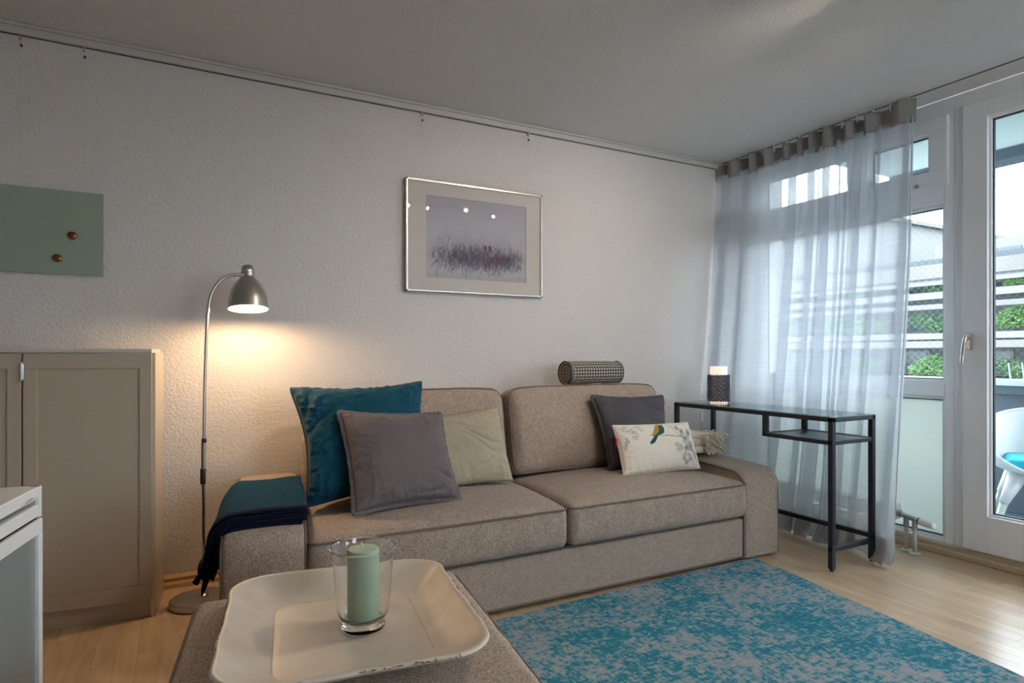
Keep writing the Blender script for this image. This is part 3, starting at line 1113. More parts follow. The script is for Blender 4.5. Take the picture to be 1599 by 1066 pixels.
# base
g = soft_box(.385, 2.583, YF + .004, YBK - .05, .018, .222, r=.012, n=16, amp=.0015, fn=SK)
bs = autosmooth(g.make('base', M['sofa'], sofa), 50)
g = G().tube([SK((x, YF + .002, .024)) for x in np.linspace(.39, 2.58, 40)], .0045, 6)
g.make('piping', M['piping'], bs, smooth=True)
g = G()
for x_ in (.5, 2.45):
    for y_ in (2.42, 3.08):
        g = G().lathe([(.022, .0095), (.026, .03)], SK((x_, y_, 0)), 14)
        g.make('foot', M['black'], sofa)
# black block put in to shade the gap between base and cushions
soft = soft_box(.39, 2.58, YF + .05, YBK - .06, .20, .245, r=.008, n=10, amp=0, fn=SK)
soft.make('dark_gap_block', M['black'], sofa)

def arm(x0, x1, seed):
    """arm block: side profile with rounded front top, extruded in x"""
    prof = []
    r1, r2 = .085, .05
    z0 = .018
    prof.append((YF, z0))
    for k in range(9): prof.append((YF, z0 + (AH - r1 - .03 - z0) * (k + 1) / 9))
    for k in range(1, 13):
        a = PI - (PI / 2) * k / 12
        prof.append((YF + r1 + r1 * math.cos(a), AH - .03 - r1 + (r1 + .0) * math.sin(a)))
    for k in range(1, 15):
        t = k / 14
        prof.append((YF + r1 + (YBK - r2 - YF - r1) * t, AH - .03 + .03 * math.sin(t * PI / 2)))
    for k in range(1, 7):
        a = PI / 2 - (PI / 2) * k / 6
        prof.append((YBK - r2 + r2 * math.cos(a), AH - r2 + r2 * math.sin(a)))
    prof.append((YBK, z0))
    m = len(prof)
    us = [0, .006, .02, .06, .2, .35, .5, .65, .8, .94, .98, .994, 1]
    V = []
    cen = Vector(((x0 + x1) / 2, (YF + YBK) / 2, .25))
    for u in us:
        ins = .010 * (1 - min(1, min(u, 1 - u) / .03)) ** 2
        crown = .008 * (1 - (2 * u - 1) ** 4)
        for (y, z) in prof:
            d = Vector((0, y - cen.y, z - cen.z))
            yy = y + (ins if y < cen.y else -ins) - (crown if y < YF + .06 else 0)
            zz = z - (ins if z > .2 else 0) + (crown if z > AH - .1 else 0)
            p = Vector((x0 + (x1 - x0) * u, yy, zz))
            p.z += fbm(p + Vector((seed, 0, 0)), 8) * .0025
            p.y += fbm(p + Vector((0, seed, 0)), 8) * .0025
            V.append(SK(p))
    F = []
    for i in range(len(us) - 1):
        for k in range(m - 1):
            F.append((i * m + k, i * m + k + 1, (i + 1) * m + k + 1, (i + 1) * m + k))
        F.append((i * m + m - 1, i * m, (i + 1) * m, (i + 1) * m + m - 1))
    F.append(tuple(range(m))[::-1]); F.append(tuple((len(us) - 1) * m + k for k in range(m)))
    a = link('arm', V, F, M['sofa'], sofa)
    autosmooth(a, 60)
    for xx in (x0, x1):
        pts = [SK((xx + (.002 if xx == x1 else -.002), y + (.006 if y < cen.y else -.006), z - (.006 if z > .2 else 0))) for (y, z) in prof]
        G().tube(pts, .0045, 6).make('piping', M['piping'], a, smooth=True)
    return a
arm(.107, .378, 3); arm(2.590, 2.844, 8)

# back frame
g = soft_box(.40, 2.60, 3.09, YBK + .012, .10, .70, r=.05, n=16, amp=.002, fn=SK)
g.make('back_frame', M['sofa'], sofa, smooth=True)

# seat cushions
for i, (a, b) in enumerate(((.386, 1.487), (1.492, 2.597))):
    z0, z1 = .232, .412
    rr = .035
    def f(p, a=a, b=b):
        q = Vector(p)
        # underside sags away at the front corners, soft vertical puckers on the front band
        if q.y < YF + .05:
            q.y += .0035 * math.sin(q.x * 55 + 3 * math.sin(q.x * 13)) * max(0, min(1, (q.z - .24) / .08))
        return SK(q)
    g = soft_box(a, b, YF - .015, 2.98, z0, z1, r=rr, n=40, crown=.042, belly=.012, amp=.004, seed=i + 1, fn=f)
    sc = g.make('seat_cushion', M['sofa'], sofa, smooth=True)
    pts = ring(a, b, YF - .015, 2.98, z1 - .012, rr + .006, grow=-.001)
    pts = [SK(Vector((p.x, p.y - (.0045 if p.y < YF + .02 else 0), p.z + fbm(p, 8) * .002 + (.004 if p.y < YF + .02 else 0)))) for p in pts]
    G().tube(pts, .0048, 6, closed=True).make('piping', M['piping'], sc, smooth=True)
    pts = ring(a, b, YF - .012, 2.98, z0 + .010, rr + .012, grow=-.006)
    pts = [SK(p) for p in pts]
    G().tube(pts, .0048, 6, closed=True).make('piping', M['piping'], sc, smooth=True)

# back cushions (leaning)
for i, (a, b) in enumerate(((.425, 1.462), (1.487, 2.560))):
    hh = .475
    th = .17
    base = Vector(((a + b) / 2, 2.925, .432))
    ang = R(-11)
    Mx = Matrix.Translation(base) @ Matrix.Rotation(ang, 4, 'X')
    w = b - a
    def f(p, Mx=Mx, w=w):
        q = Vector(p)
        u = 2 * q.x / w
        # broad rounded upper corners and a soft dip in the outline
        q.z -= .018 * abs(u) ** 6 * max(0, (q.z / hh))
        q.x *= 1 - .025 * (q.z / hh) * 0 - .02 * max(0, q.z / hh - .8)
        return SK(Mx @ q)
    g = soft_box(-w / 2, w / 2, -th / 2, th / 2, 0, hh, r=.055, n=36, crown=.006, belly=.035, amp=.005, seed=i + 5, fn=f)
    bc = g.make('back_cushion', M['sofa'], sofa, smooth=True)
    for yy, rad in ((-th / 2 + .020, .0045), (th / 2 - .02, .0045)):
        pts = []
        r = .06
        for p in ring(-w / 2, w / 2, 0, hh, yy, r, grow=-.009):
            q = Vector((p.x, yy, p.y))
            pts.append(f(q + Vector((0, 0, .003 if q.z > hh * .7 else 0))))
        G().tube(pts, rad, 6, closed=True).make('piping', M['piping'], bc, smooth=True)

# ------------------------------------------------------------------ scatter cushions
def frame_from(TL, TR, BL, BR):
    TL, TR, BL, BR = map(Vector, (TL, TR, BL, BR))
    return TL, TR, BL, BR

def pillow(name, TL, TR, BL, BR, t, m, label, seed, n=(56, 56), pin=.05, wr=.008, edge='pipe', edge_m=None, colors=None, sag=0.0, ear=0.0, group=None, crease=(), rc=0.0):
    TL, TR, BL, BR = frame_from(TL, TR, BL, BR)
    X = ((TR - TL) + (BR - BL)).normalized()
    Yv = ((TL - BL) + (TR - BR))
    N = X.cross(Yv).normalized()     # towards viewer? X right, Y up -> N = X x Y = towards -y
    if N.y > 0: N = -N
    nu, nv = n
    wlen = (TR - TL).length
    def pos(u, v, side):
        uu = u * (1 - pin * (1 - v * v) * abs(u) ** 3)
        vv = v * (1 - pin * (1 - u * u) * abs(v) ** 3)
        k8 = 1 - rc * abs(u * v) ** 6
        uu, vv = uu * k8, vv * k8
        s, q = (uu + 1) / 2, (vv + 1) / 2
        p = BL.lerp(BR, s).lerp(TL.lerp(TR, s), q)
        e = max(0, (1 - u * u)) * max(0, (1 - v * v))
        th = t * .5 * (e ** .42)
        if ear: th *= 1 - ear * (abs(u * v) ** 4)
        # fold lines running in from corners and edges
        w = 0
        if 0 < e:
            s1 = noise.noise(Vector((u * 2.2 + seed, v * 2.2, side)) )
            s2 = 1 - abs(noise.noise(Vector((u * 1.6 + 9 + seed, v * 6 + s1 * 1.5, side * 2)))) * 2.2
            s3 = 1 - abs(noise.noise(Vector((u * 6 + 2 + seed, v * 1.6 + s1 * 1.5, side * 3)))) * 2.2
            edgew = (1 - e) ** 1.5 * (e ** .3)
            w = (max(0, s2) ** 3 * (.25 + abs(u) ** 2 * 1.1) + max(0, s3) ** 3 * (.25 + abs(v) ** 2 * 1.1)) * (edgew + .12) * wr
            w += s1 * wr * .8 * e ** .5
        for (cu, cv, cl, ca, cw, cd) in crease:
            du, dv = u - cu, v - cv
            al = du * math.cos(ca) + dv * math.sin(ca)
            ac = -du * math.sin(ca) + dv * math.cos(ca) + .06 * math.sin(al * 4 + seed)
            w -= cd * math.exp(-(ac / cw) ** 2) * math.exp(-(al / cl) ** 2) * (e ** .3)
        th += w
        p = p + N * th * side
        p.z -= sag * (1 - u * u) * max(0, v)
        return p
    V = []; idx = {}
    F = []
    us = np.sin(np.linspace(-PI / 2, PI / 2, nu + 1)) * .35 + np.linspace(-1, 1, nu + 1) * .65
    vs = np.sin(np.linspace(-PI / 2, PI / 2, nv + 1)) * .35 + np.linspace(-1, 1, nv + 1) * .65
    cc = []
    for side in (1, -1):
        for j in range(nv + 1):
            for i in range(nu + 1):
                if side == -1 and (i in (0, nu) or j in (0, nv)):
                    idx[(side, i, j)] = idx[(1, i, j)]
                    continue
                idx[(side, i, j)] = len(V)
                V.append(pos(us[i], vs[j], side))
                if colors is not None:
                    h, w_ = colors.shape[:2]
                    ci = int(round((us[i] + 1) / 2 * (w_ - 1))); cj = int(round((vs[j] + 1) / 2 * (h - 1)))
                    cc.append(list(colors[cj, ci]) + [1] if side == 1 else list(colors[2, 2]) + [1])
        for j in range(nv):
            for i in range(nu):
                q = [idx[(side, i, j)], idx[(side, i + 1, j)], idx[(side, i + 1, j + 1)], idx[(side, i, j + 1)]]
                F.append(tuple(q if side == 1 else q[::-1]))
    o = link(name, V, F, m, smooth=True, colors=cc if colors is not None else None)
    tag(o, label, 'cushion', group)
    out = [(us[i], -1) for i in range(nu)] + [(1, vs[j]) for j in range(nv)] + [(us[i], 1) for i in range(nu, 0, -1)] + [(-1, vs[j]) for j in range(nv, 0, -1)]
    pts = [pos(a, b, 1) for a, b in out]
    if edge == 'pipe':
        G().tube(pts, .0045, 6, closed=True).make('piping', edge_m or m, o, smooth=True)
    elif edge == 'flange':
        cen = sum(pts, Vector()) / len(pts)
        Vf = []; Ff = []
        K = len(pts)
        for k, p in enumerate(pts):
            a, b = out[k]
            d = Vector()
            Yn = Yv.normalized()
            if abs(a) > .999: d += X * (1 if a > 0 else -1)
            if abs(b) > .999: d += Yn * (1 if b > 0 else -1)
            d.normalize()
            wv = .0022 * math.sin(k * .55 + seed) + .002 * math.sin(k * 1.3)
            q = p + d * .017 + N * wv
            Vf += [p + N * .0025, q + N * .0018, q - N * .0018, p - N * .0025]
        for k in range(K):
            l = (k + 1) % K
            for s in range(3):
                Ff.append((k * 4 + s, l * 4 + s, l * 4 + s + 1, k * 4 + s + 1))
        link('flange', Vf, Ff, edge_m or m, o, smooth=True)
    return o

pillow('scatter_cushion', (.392, 2.86, .945), (1.035, 2.87, .962), (.425, 2.60, .450), (1.00, 2.62, .448), .21, M['teal'],
       'large teal velvet cushion leaning in the left corner of the sofa', 3, pin=.16, wr=.018, n=(90, 90), ear=.3, rc=.055,
       crease=((-.8, .25, .5, .5, .05, .02), (-.75, -.1, .4, .3, .045, .014), (-.7, -.45, .4, -.1, .05, .012), (-.85, .6, .3, .9, .05, .016)))
pillow('scatter_cushion', (.585, 2.665, .83), (1.030, 2.655, .805), (.592, 2.43, .460), (1.050, 2.48, .458), .17, M['grey'],
       'warm grey cotton cushion in front of the large teal cushion', 14, pin=.07, wr=.010, n=(80, 80), edge='flange',
       crease=((.75, -.6, .4, 2.6, .05, .016), (.5, -.8, .5, .25, .05, .014), (-.6, -.8, .4, .5, .05, .014), (-.8, -.2, .35, 0, .05, .01)))
pillow('scatter_cushion', (.985, 2.845, .775), (1.415, 2.835, .812), (1.02, 2.700, .452), (1.445, 2.715, .450), .13, M['beige'],
       'crumpled beige linen cushion between the grey cushion and the sofa middle', 25, pin=.05, wr=.008, n=(70, 70), edge='none',
       crease=((.1, .35, .8, -.5, .035, .012), (.2, .1, .7, -.6, .03, .009), (-.1, .6, .6, -.3, .03, .008), (.3, -.5, .5, .6, .03, .006)))
pillow('scatter_cushion', (2.018, 2.845, .842), (2.515, 2.835, .825), (2.040, 2.70, .455), (2.47, 2.72, .455), .15, M['dgrey'],
       'charcoal cotton cushion behind the bird cushion', 36, pin=.08, wr=.010, n=(70, 70), edge='flange',
       crease=((-.8, 0, .5, 1.4, .05, .012), (.6, .5, .4, -.3, .05, .008)))

def bird_canvas():
    w, h = 300, 156
    C = canvas(w, h, lin(226, 218, 204))
    ink = lin(92, 90, 98)
    ink2 = lin(140, 138, 145)
    rs = random.Random(9)
    def petal(cx, cy, r1, r2, a, fill=None):
        pts = []
        for k in range(15):
            t = 2 * PI * k / 14
            x_ = r1 * math.cos(t); y_ = r2 * math.sin(t) * (1 - .3 * math.cos(t))
            pts.append((cx + x_ * math.cos(a) - y_ * math.sin(a), cy + x_ * math.sin(a) + y_ * math.cos(a)))
        if fill: poly(C, pts, fill, .32)
        stroke(C, pts, .9, ink, .8)
        for q in range(3):
            b = a + rs.uniform(-.3, .3)
            stroke(C, [(cx - r1 * .8 * math.cos(b), cy - r1 * .8 * math.sin(b)), (cx + r1 * .5 * math.cos(b), cy + r1 * .5 * math.sin(b))], .7, ink, .5)
    def flower(cx, cy, r, fill=ink2):
        for k in range(5):
            a = 2 * PI * k / 5 + rs.random()
            petal(cx + r * .6 * math.cos(a), cy + r * .6 * math.sin(a), r * .55, r * .42, a, fill if rs.random() < .5 else None)
        for k in range(8):
            a = rs.uniform(0, 2 * PI)
            stroke(C, [(cx, cy), (cx + r * .35 * math.cos(a), cy + r * .35 * math.sin(a))], .8, ink, .8)
    # branch with flowers on the right
    stroke(C, catmull([(182, 148, 0), (205, 128, 0), (222, 104, 0), (240, 92, 0), (262, 60, 0), (280, 20, 0)], 8), 1.8, ink, .9)
    stroke(C, catmull([(150, 103, 0), (175, 104, 0), (200, 101, 0), (228, 98, 0)], 8), 2.2, lin(120, 112, 110), .9)
    for (a, b) in ((172, 104), (190, 102)):
        stroke(C, [(a - 4, b), (a + 4, b + .5)], 2.6, lin(170, 84, 66), .9)
    flower(246, 92, 19); flower(262, 66, 17); flower(236, 116, 10); flower(268, 112, 13); flower(240, 62, 11)
    flower(222, 130, 8)
    for (a, b, r1, r2, ang) in ((212, 60, 16, 7, .3), (225, 38, 17, 7, 1.0), (250, 34, 16, 7, 2.2), (205, 72, 14, 6, -.1), (276, 40, 12, 5, 1.4), (240, 22, 13, 5, .6), (228, 22, 12, 5, 2.0)):
        petal(a, b, r1, r2, ang, lin(120, 118, 126))
    # sprig on the left
    stroke(C, catmull([(4, 150, 0), (20, 132, 0), (34, 128, 0), (60, 140, 0), (82, 142, 0)], 8), 1.2, ink, .8)
    stroke(C, catmull([(8, 120, 0), (20, 104, 0), (16, 84, 0)], 6), 1.1, ink, .8)
    for (a, b, r1, r2, ang) in ((44, 126, 12, 7, -.4), (58, 118, 12, 7, -1.2), (20, 92, 9, 5, .3), (14, 80, 8, 4, 1.2), (78, 134, 12, 6, -.9), (30, 142, 9, 5, .5), (24, 100, 8, 4, 2.2), (52, 104, 9, 5, -.2)):
        petal(a, b, r1, r2, ang, lin(190, 186, 188))
    # bird: golden head and mantle, green breast, dark tail
    body = catmull([(112, 108, 0), (122, 118, 0), (132, 132, 0), (142, 144, 0), (154, 148, 0), (165, 146, 0), (168, 142, 0), (169, 130, 0), (163, 116, 0), (150, 108, 0), (134, 104, 0), (120, 103, 0)], 6, closed=True)
    poly(C, body, lin(40, 92, 78))
    gold = catmull([(112, 108, 0), (124, 122, 0), (134, 136, 0), (144, 146, 0), (156, 149, 0), (166, 146, 0), (160, 141, 0), (152, 140, 0), (147, 128, 0), (138, 116, 0), (124, 108, 0)], 6, closed=True)
    poly(C, gold, lin(186, 140, 66))
    for k in range(26):
        a, b = rs.uniform(118, 150), rs.uniform(108, 142)
        if b - 108 > (a - 112) * 1.1: continue
        stroke(C, [(a, b), (a + 4, b + 5)], .9, lin(120, 84, 40), .6)
    poly(C, [(120, 104), (136, 106), (116, 84), (100, 78), (96, 84)], lin(34, 86, 74))
    for k in range(5):
        stroke(C, [(124 + k * 2, 104), (99 + k * 3.5, 80 + k * .6)], .9, lin(20, 48, 46), .8)
    stroke(C, [(166, 146), (176, 148)], 1.6, lin(60, 52, 46), 1)
    stroke(C, [(158, 146), (160, 146)], 2.4, lin(22, 22, 24), 1)
    stroke(C, [(104, 108), (124, 104)], 2.0, lin(70, 90, 110), .8)
    for k in range(14):
        a, b = rs.uniform(140, 164), rs.uniform(110, 136)
        stroke(C, [(a, b), (a + 3, b + 5)], .9, lin(24, 58, 52), .6)
    return C
bc_ = pillow('bird_cushion', (2.020, 2.665, .700), (2.565, 2.675, .688), (2.012, 2.560, .450), (2.520, 2.535, .452), .13, M['print'],
             'cream oblong cushion printed with a green and gold bird and grey flowers', 47, pin=.04, wr=.005, n=(230, 120), edge='pipe', edge_m=M['cream_wool'], colors=bird_canvas(), ear=.2)
g = G()
g.box(2.006, 2.013, 2.612, 2.622, .605, .640, .001)
g.make('fabric_tag', M['pink'], bc_)
o = bpy.data.objects.get('fabric_tag'); o['label'] = 'small pink fabric tag on the left seam'

# bolster on the back cushion
def bolster():
    r, x0, x1 = .068, 1.965, 2.335
    cy, cz = 3.045, .906 + .066
    prof = [(0, .012), (.25, .004), (.55, -.004), (.80, -.006), (.93, -.002), (1.0, .008)]
    V = []; UV = []; F = []
    nn = 48
    st = []
    for (a, b) in prof: st.append((a * r, x0 - b, a * r))
    k = 16
    for i in range(1, k): 
        t = i / k
        st.append((r * (1 + .035 * math.sin(t * PI)), x0 + (x1 - x0) * t, r + t * (x1 - x0)))
    for (a, b) in prof[::-1]: st.append((a * r, x1 + b, r + (x1 - x0) + (1 - a) * r))
    for (rad, x_, l) in st:
        for j in range(nn + 1):
            a = 2 * PI * j / nn
            p = Vector((x_, cy + rad * math.cos(a), cz + rad * math.sin(a)))
            p.z += .002 * fbm(p, 20)
            V.append(p)
            if x_ <= x0 + .001: UV.append((rad * math.cos(a), rad * math.sin(a)))
            else: UV.append((l, a * r))
    for i in range(len(st) - 1):
        for j in range(nn):
            F.append((i * (nn + 1) + j, (i + 1) * (nn + 1) + j, (i + 1) * (nn + 1) + j + 1, i * (nn + 1) + j + 1))
    o = link('bolster', V, F, M['gingham'], smooth=True, uv=UV)
    tag(o, 'small black and cream gingham bolster lying on top of the right back cushion', 'bolster')
    for xx in (x0 - .002, x1 + .002):
        G().tube([(xx, cy + r * math.cos(a), cz + r * math.sin(a)) for a in np.linspace(0, 2 * PI, 40, endpoint=False)], .0035, 6, closed=True).make('piping', M['black'], o, smooth=True)
bolster()

# cream throw with fringe on the right arm
def throw():
    th = root('fringed_throw', (2.68, 2.85, AH + .005), 0, 'folded cream wool throw with long fringe on the right sofa arm', 'throw')
    for k in range(3):
        f = lambda p, k=k: Vector((p.x + .006 * math.sin(p.y * 23 + k), p.y, p.z + .006 * math.sin(p.x * 17 + k) + .045 * max(0, (2.66 - p.x)) / .2 * .6))
        g = soft_box(2.46, 2.775 - .012 * k, 2.63 + .01 * k, 3.08, AH + .008 + .040 * k, AH + .049 + .040 * k, r=.016, n=16, crown=.004, amp=.004, seed=k, fn=f)
        g.make('fold', M['cream_wool'], th, smooth=True)
    rs = random.Random(3)
    g = G()
    for k in range(260):
        y = rs.uniform(2.60, 2.95); z = rs.uniform(AH + .02, AH + .125)
        x_ = 2.755 + rs.uniform(-.01, .01) if rs.random() < .6 else rs.uniform(2.62, 2.76)
        if x_ < 2.74: y = 2.625 + rs.uniform(-.005, .005)
        d = Vector((rs.uniform(.2, 1), rs.uniform(-.9, .2), rs.uniform(-.6, .3))).normalized() if x_ > 2.74 else Vector((rs.uniform(-.2, .8), rs.uniform(-.9, -.4), rs.uniform(-.9, 0))).normalized()
        l = rs.uniform(.03, .06)
        p0 = Vector((x_, y, z))
        p1 = p0 + d * l * .5 + Vector((0, 0, .006))
        p2 = p0 + d * l + Vector((rs.uniform(-.01, .01), rs.uniform(-.01, .01), -.012))
        p2.z = max(p2.z, AH + .012)
        g.tube(catmull([p0, p1, p2], 3), [.0035, .0032, .003, .0032, .0036, .004, .003], 5)
    o = g.make('fringe', M['cream_wool'], th, smooth=True)
    o['kind'] = 'stuff'
throw()

# teal and navy blanket over the left arm
def blanket():
    bk = root('folded_blanket', (.25, 2.56, AH), 0, 'folded teal blanket with navy edges draped over the left sofa arm', 'blanket')
    NL = 6
    for k in range(NL):
        off = .008 + .0088 * k
        # path across the arm (x, z), from the inner side over the top and down the outer side
        y0, y1 = 2.338 + .003 * k + (.005 if k % 2 else 0), 2.865 - .004 * (k % 3)
        drop = [.205, .19, .215, .20, .225, .21][k]
        xi = [.372, .386, .376, .388, .378, .385][k]
        def section(y, t):
            """t 0 inner .. 1 outer hem"""
            z_top = AH + off - (.030 * (1 - min(1, (y - YF) / .7)))
            if y < YF + .085:
                dd = YF + .085 - y
                z_top -= .085 - math.sqrt(max(0, .085 ** 2 - min(.085, dd) ** 2)) if dd > 0 else 0
            xo = .107 - off * .9
            r = .035 + off
            L1 = xi - (xo + r); L2 = r * PI / 2; L3 = drop - (r)
            s = t * (L1 + L2 + L3)
            if s < L1: x_, z_ = xi - s, z_top
            elif s < L1 + L2:
                a = (s - L1) / r
                x_, z_ = xo + r - r * math.sin(a), z_top - r + r * math.cos(a)
            else:
                q = s - L1 - L2
                x_, z_ = xo - .10 * (q / .25) ** 1.2 * .75 * (1.15 - .5 * (y - 2.26) / .6) , z_top - r - q
                x_ += .010 * math.sin(y * 42 + k * 1.7) * min(1, q / .1)
            x_ += .003 * math.sin(y * 16 + k)
            z_ += .003 * fbm((x_, y, k), 10) + .002 * math.sin(y * 21 + x_ * 12 + k)
            p = SK(Vector((x_, y, z_)))
            return p
        nt_, ny = 50, 46
        V = []; F = []; fm = []
        for j in range(ny + 1):
            v = j / ny
            for i in range(nt_ + 1):
                t = i / nt_
                y = y0 + (y1 - y0) * v
                # front edge hangs a touch over the arm front; hem of the drop is gathered and jagged
                jag = 0
                if t > .9: jag = .03 * abs(math.sin(v * 19 + k * 1.3)) * (t - .9) / .1
                p = section(y, t)
                if t > .55:
                    q = (t - .55) / .45
                    p.y -= 0.10 * q * (v - .12) * (1 if v > .12 else 0) * 1.8
                p.z += jag
                V.append(p)
        # thickness by doubling
        n = len(V)
        for j in range(ny):
            for i in range(nt_):
                a = j * (nt_ + 1) + i
                F.append((a, a + 1, a + nt_ + 2, a + nt_ + 1))
                navy = (k < NL - 1) or j < 3 or i > nt_ - 4
                fm.append(1 if navy else 0)
        o = link('blanket_layer' if k < NL - 1 else 'blanket_top', V, F, M['throw_teal'], bk, smooth=True, mats=[M['navy']], fmat=fm)
        md = o.modifiers.new('thick', 'SOLIDIFY'); md.thickness = .0062; md.offset = 0
    return bk
blanket()

# ------------------------------------------------------------------ floor lamp
lamp = root('floor_lamp', (.072, 3.0, 0), 0, 'brushed steel reading floor lamp, lit, between cabinet and sofa', 'lamp')
g = G().lathe([(.001, .001), (.120, .001), (.124, .006), (.124, .026), (.119, .031), (.02, .034), (.001, .034)], (.062, 3.0, 0), 56)
g.xf(lambda p: Vector((p.x, 3.0 + (p.y - 3.0) * .92, p.z)))
autosmooth(g.make('base', M['steel'], lamp))
autosmooth(G().lathe([(.022, .033), (.020, .040), (.011, .046)], (.072, 3.0, 0), 24).make('collar', M['steel'], lamp))
pts = [(.072, 3.0, .04), (.072, 2.998, .5), (.075, 2.995, .9), (.083, 2.99, 1.17), (.089, 2.99, 1.27), (.103, 2.99, 1.345), (.135, 2.99, 1.40), (.168, 2.99, 1.425), (.200, 2.99, 1.434), (.232, 2.99, 1.434)]
autosmooth(G().tube(catmull(pts, 8), .0068, 12).make('pole', M['steel'], lamp))
tilt = Matrix.Rotation(R(-11), 4, 'X')
hc = Vector((.250, 2.985, 1.283))
Mx = Matrix.Translation(hc) @ Matrix.Rotation(R(-9), 4, 'X')
sp = catmull([(.0845, 0, 0), (.083, .02, 0), (.079, .055, 0), (.068, .092, 0), (.050, .122, 0), (.033, .142, 0), (.027, .150, 0)], 5)
outer = [(p.x, p.y) for p in sp]
shp = G().lathe(outer, n=64, M4=Mx, cap0=False, cap1=False)
shd = autosmooth(shp.make('lamp_shade', M['steel'], lamp), 60)
inner = [(max(.002, a - .0022), b) for a, b in outer]
isn = G().lathe(inner + [(.002, .1495)], n=64, M4=Mx, cap0=False, cap1=True)
autosmooth(isn.make('shade_lining', M['shade_in'], shd), 60)
G().lathe([(outer[0][0] - .0024, 0), (outer[0][0] + .001, 0), (outer[0][0] + .001, .003)], n=64, M4=Mx, cap0=False, cap1=False).make('rim', M['steel'], shd, smooth=True)
cp = [(.0275, .148), (.0285, .152), (.0285, .166), (.0275, .167), (.0285, .169), (.0285, .182), (.0270, .184), (.0265, .190), (.022, .198), (.012, .203), (.001, .204)]
autosmooth(G().lathe(cp, n=40, M4=Mx, cap0=True, cap1=True).make('cap', M['steel'], lamp))
bl_c = Mx @ Vector((0, 0, .060))
g = G().lathe([(.002, .020), (.018, .026), (.028, .042), (.030, .058), (.024, .078), (.014, .098), (.013, .128)], n=24, M4=Mx, cap0=True, cap1=True)
g.make('bulb', M['bulb'], lamp, smooth=True)
# cable with switch
g = G().tube(catmull([(.074, 2.992, .705), (.066, 2.988, .70), (.065, 2.988, .60), (.069, 2.985, .45), (.070, 2.986, .30), (.080, 2.988, .22), (.076, 2.995, .10), (.080, 3.008, .05)], 8), .0026, 8)
cb = g.make('cable', M['black'], lamp, smooth=True)
autosmooth(G().box(.058, .080, 2.972, 2.990, .520, .590, .006, 3).make('switch', M['black'], cb))
autosmooth(G().lathe([(.009, .698), (.0105, .702), (.0105, .712), (.009, .716)], (.0735, 2.997, 0), 16).make('cable_clip', M['black'], cb))
pl = bpy.data.lights.new('lamp_bulb_light', 'POINT')
pl.energy = 18
pl.color = (1.0, 0.66, 0.36)
pl.shadow_soft_size = .03
plo = bpy.data.objects.new('lamp_bulb_light', pl)
col.objects.link(plo)
plo.location = Mx @ Vector((0, 0, .024))
plo.parent = lamp
plo.matrix_parent_inverse = WM[lamp.name].inverted()

# ------------------------------------------------------------------ ottoman, tray, hurricane glass, candle
OA = R(-7.5)
ott = root('ottoman', (.328, 1.40, 0), OA, 'greige woven ottoman in the foreground carrying the cream tray', 'ottoman')
OW, OD, OH = .362, .44, .425
g = soft_box(-OW, OW, -OD, OD, .30, OH - .012, r=.03, n=34, crown=.014, amp=.003, seed=4)
oc = g.make('seat_cushion', M['ottoman'], ott, local=True, smooth=True)
pts = [p + Vector((0, 0, 0)) for p in ring(-OW, OW, -OD, OD, OH - .026, .042, grow=-.003)]
G().tube(pts, .005, 6, closed=True).make('piping', M['piping'], oc, local=True, smooth=True)
g = soft_box(-OW + .004, OW - .004, -OD + .004, OD - .004, .02, .305, r=.015, n=20, amp=.002, seed=6)
g.make('base', M['ottoman'], ott, local=True, smooth=True)
for sx in (-1, 1):
    for sy in (-1, 1):
        G().lathe([(.02, .009 if sx > 0 else 0.001), (.025, .03)], (sx * .30, sy * .38, 0), 14).make('foot', M['black'], ott, local=True)

TA = R(-8)
TZ = OH + .004
tr_c = Vector((.340, 1.455, TZ))
tray = root('serving_tray', tuple(tr_c), TA, 'large cream enamelled tray with worn rim on the ottoman', 'tray')
def rr_pt(hw, hd, r, t):
    """point on a rounded rectangle, t 0..1"""
    seg = []
    L1, L2, A = 2 * (hw - r), 2 * (hd - r), PI / 2 * r
    per = 2 * (L1 + L2) + 4 * A
    s = (t % 1) * per
    for (kind, *q) in (('l', (hw, -(hd - r)), (hw, hd - r), L2), ('a', (hw - r, hd - r), 0), ('l', (hw - r, hd), (-(hw - r), hd), L1), ('a', (-(hw - r), hd - r), 90),
                       ('l', (-hw, hd - r), (-hw, -(hd - r)), L2), ('a', (-(hw - r), -(hd - r)), 180), ('l', (-(hw - r), -hd), (hw - r, -hd), L1), ('a', (hw - r, -(hd - r)), 270)):
        if kind == 'l':
            if s <= q[2]:
                u = s / q[2]
                return (q[0][0] + (q[1][0] - q[0][0]) * u, q[0][1] + (q[1][1] - q[0][1]) * u)
            s -= q[2]
        else:
            if s <= A:
                a = R(q[1]) + s / r
                return (q[0][0] + r * math.cos(a), q[0][1] + r * math.sin(a))
            s -= A
    return (hw, -(hd - r))
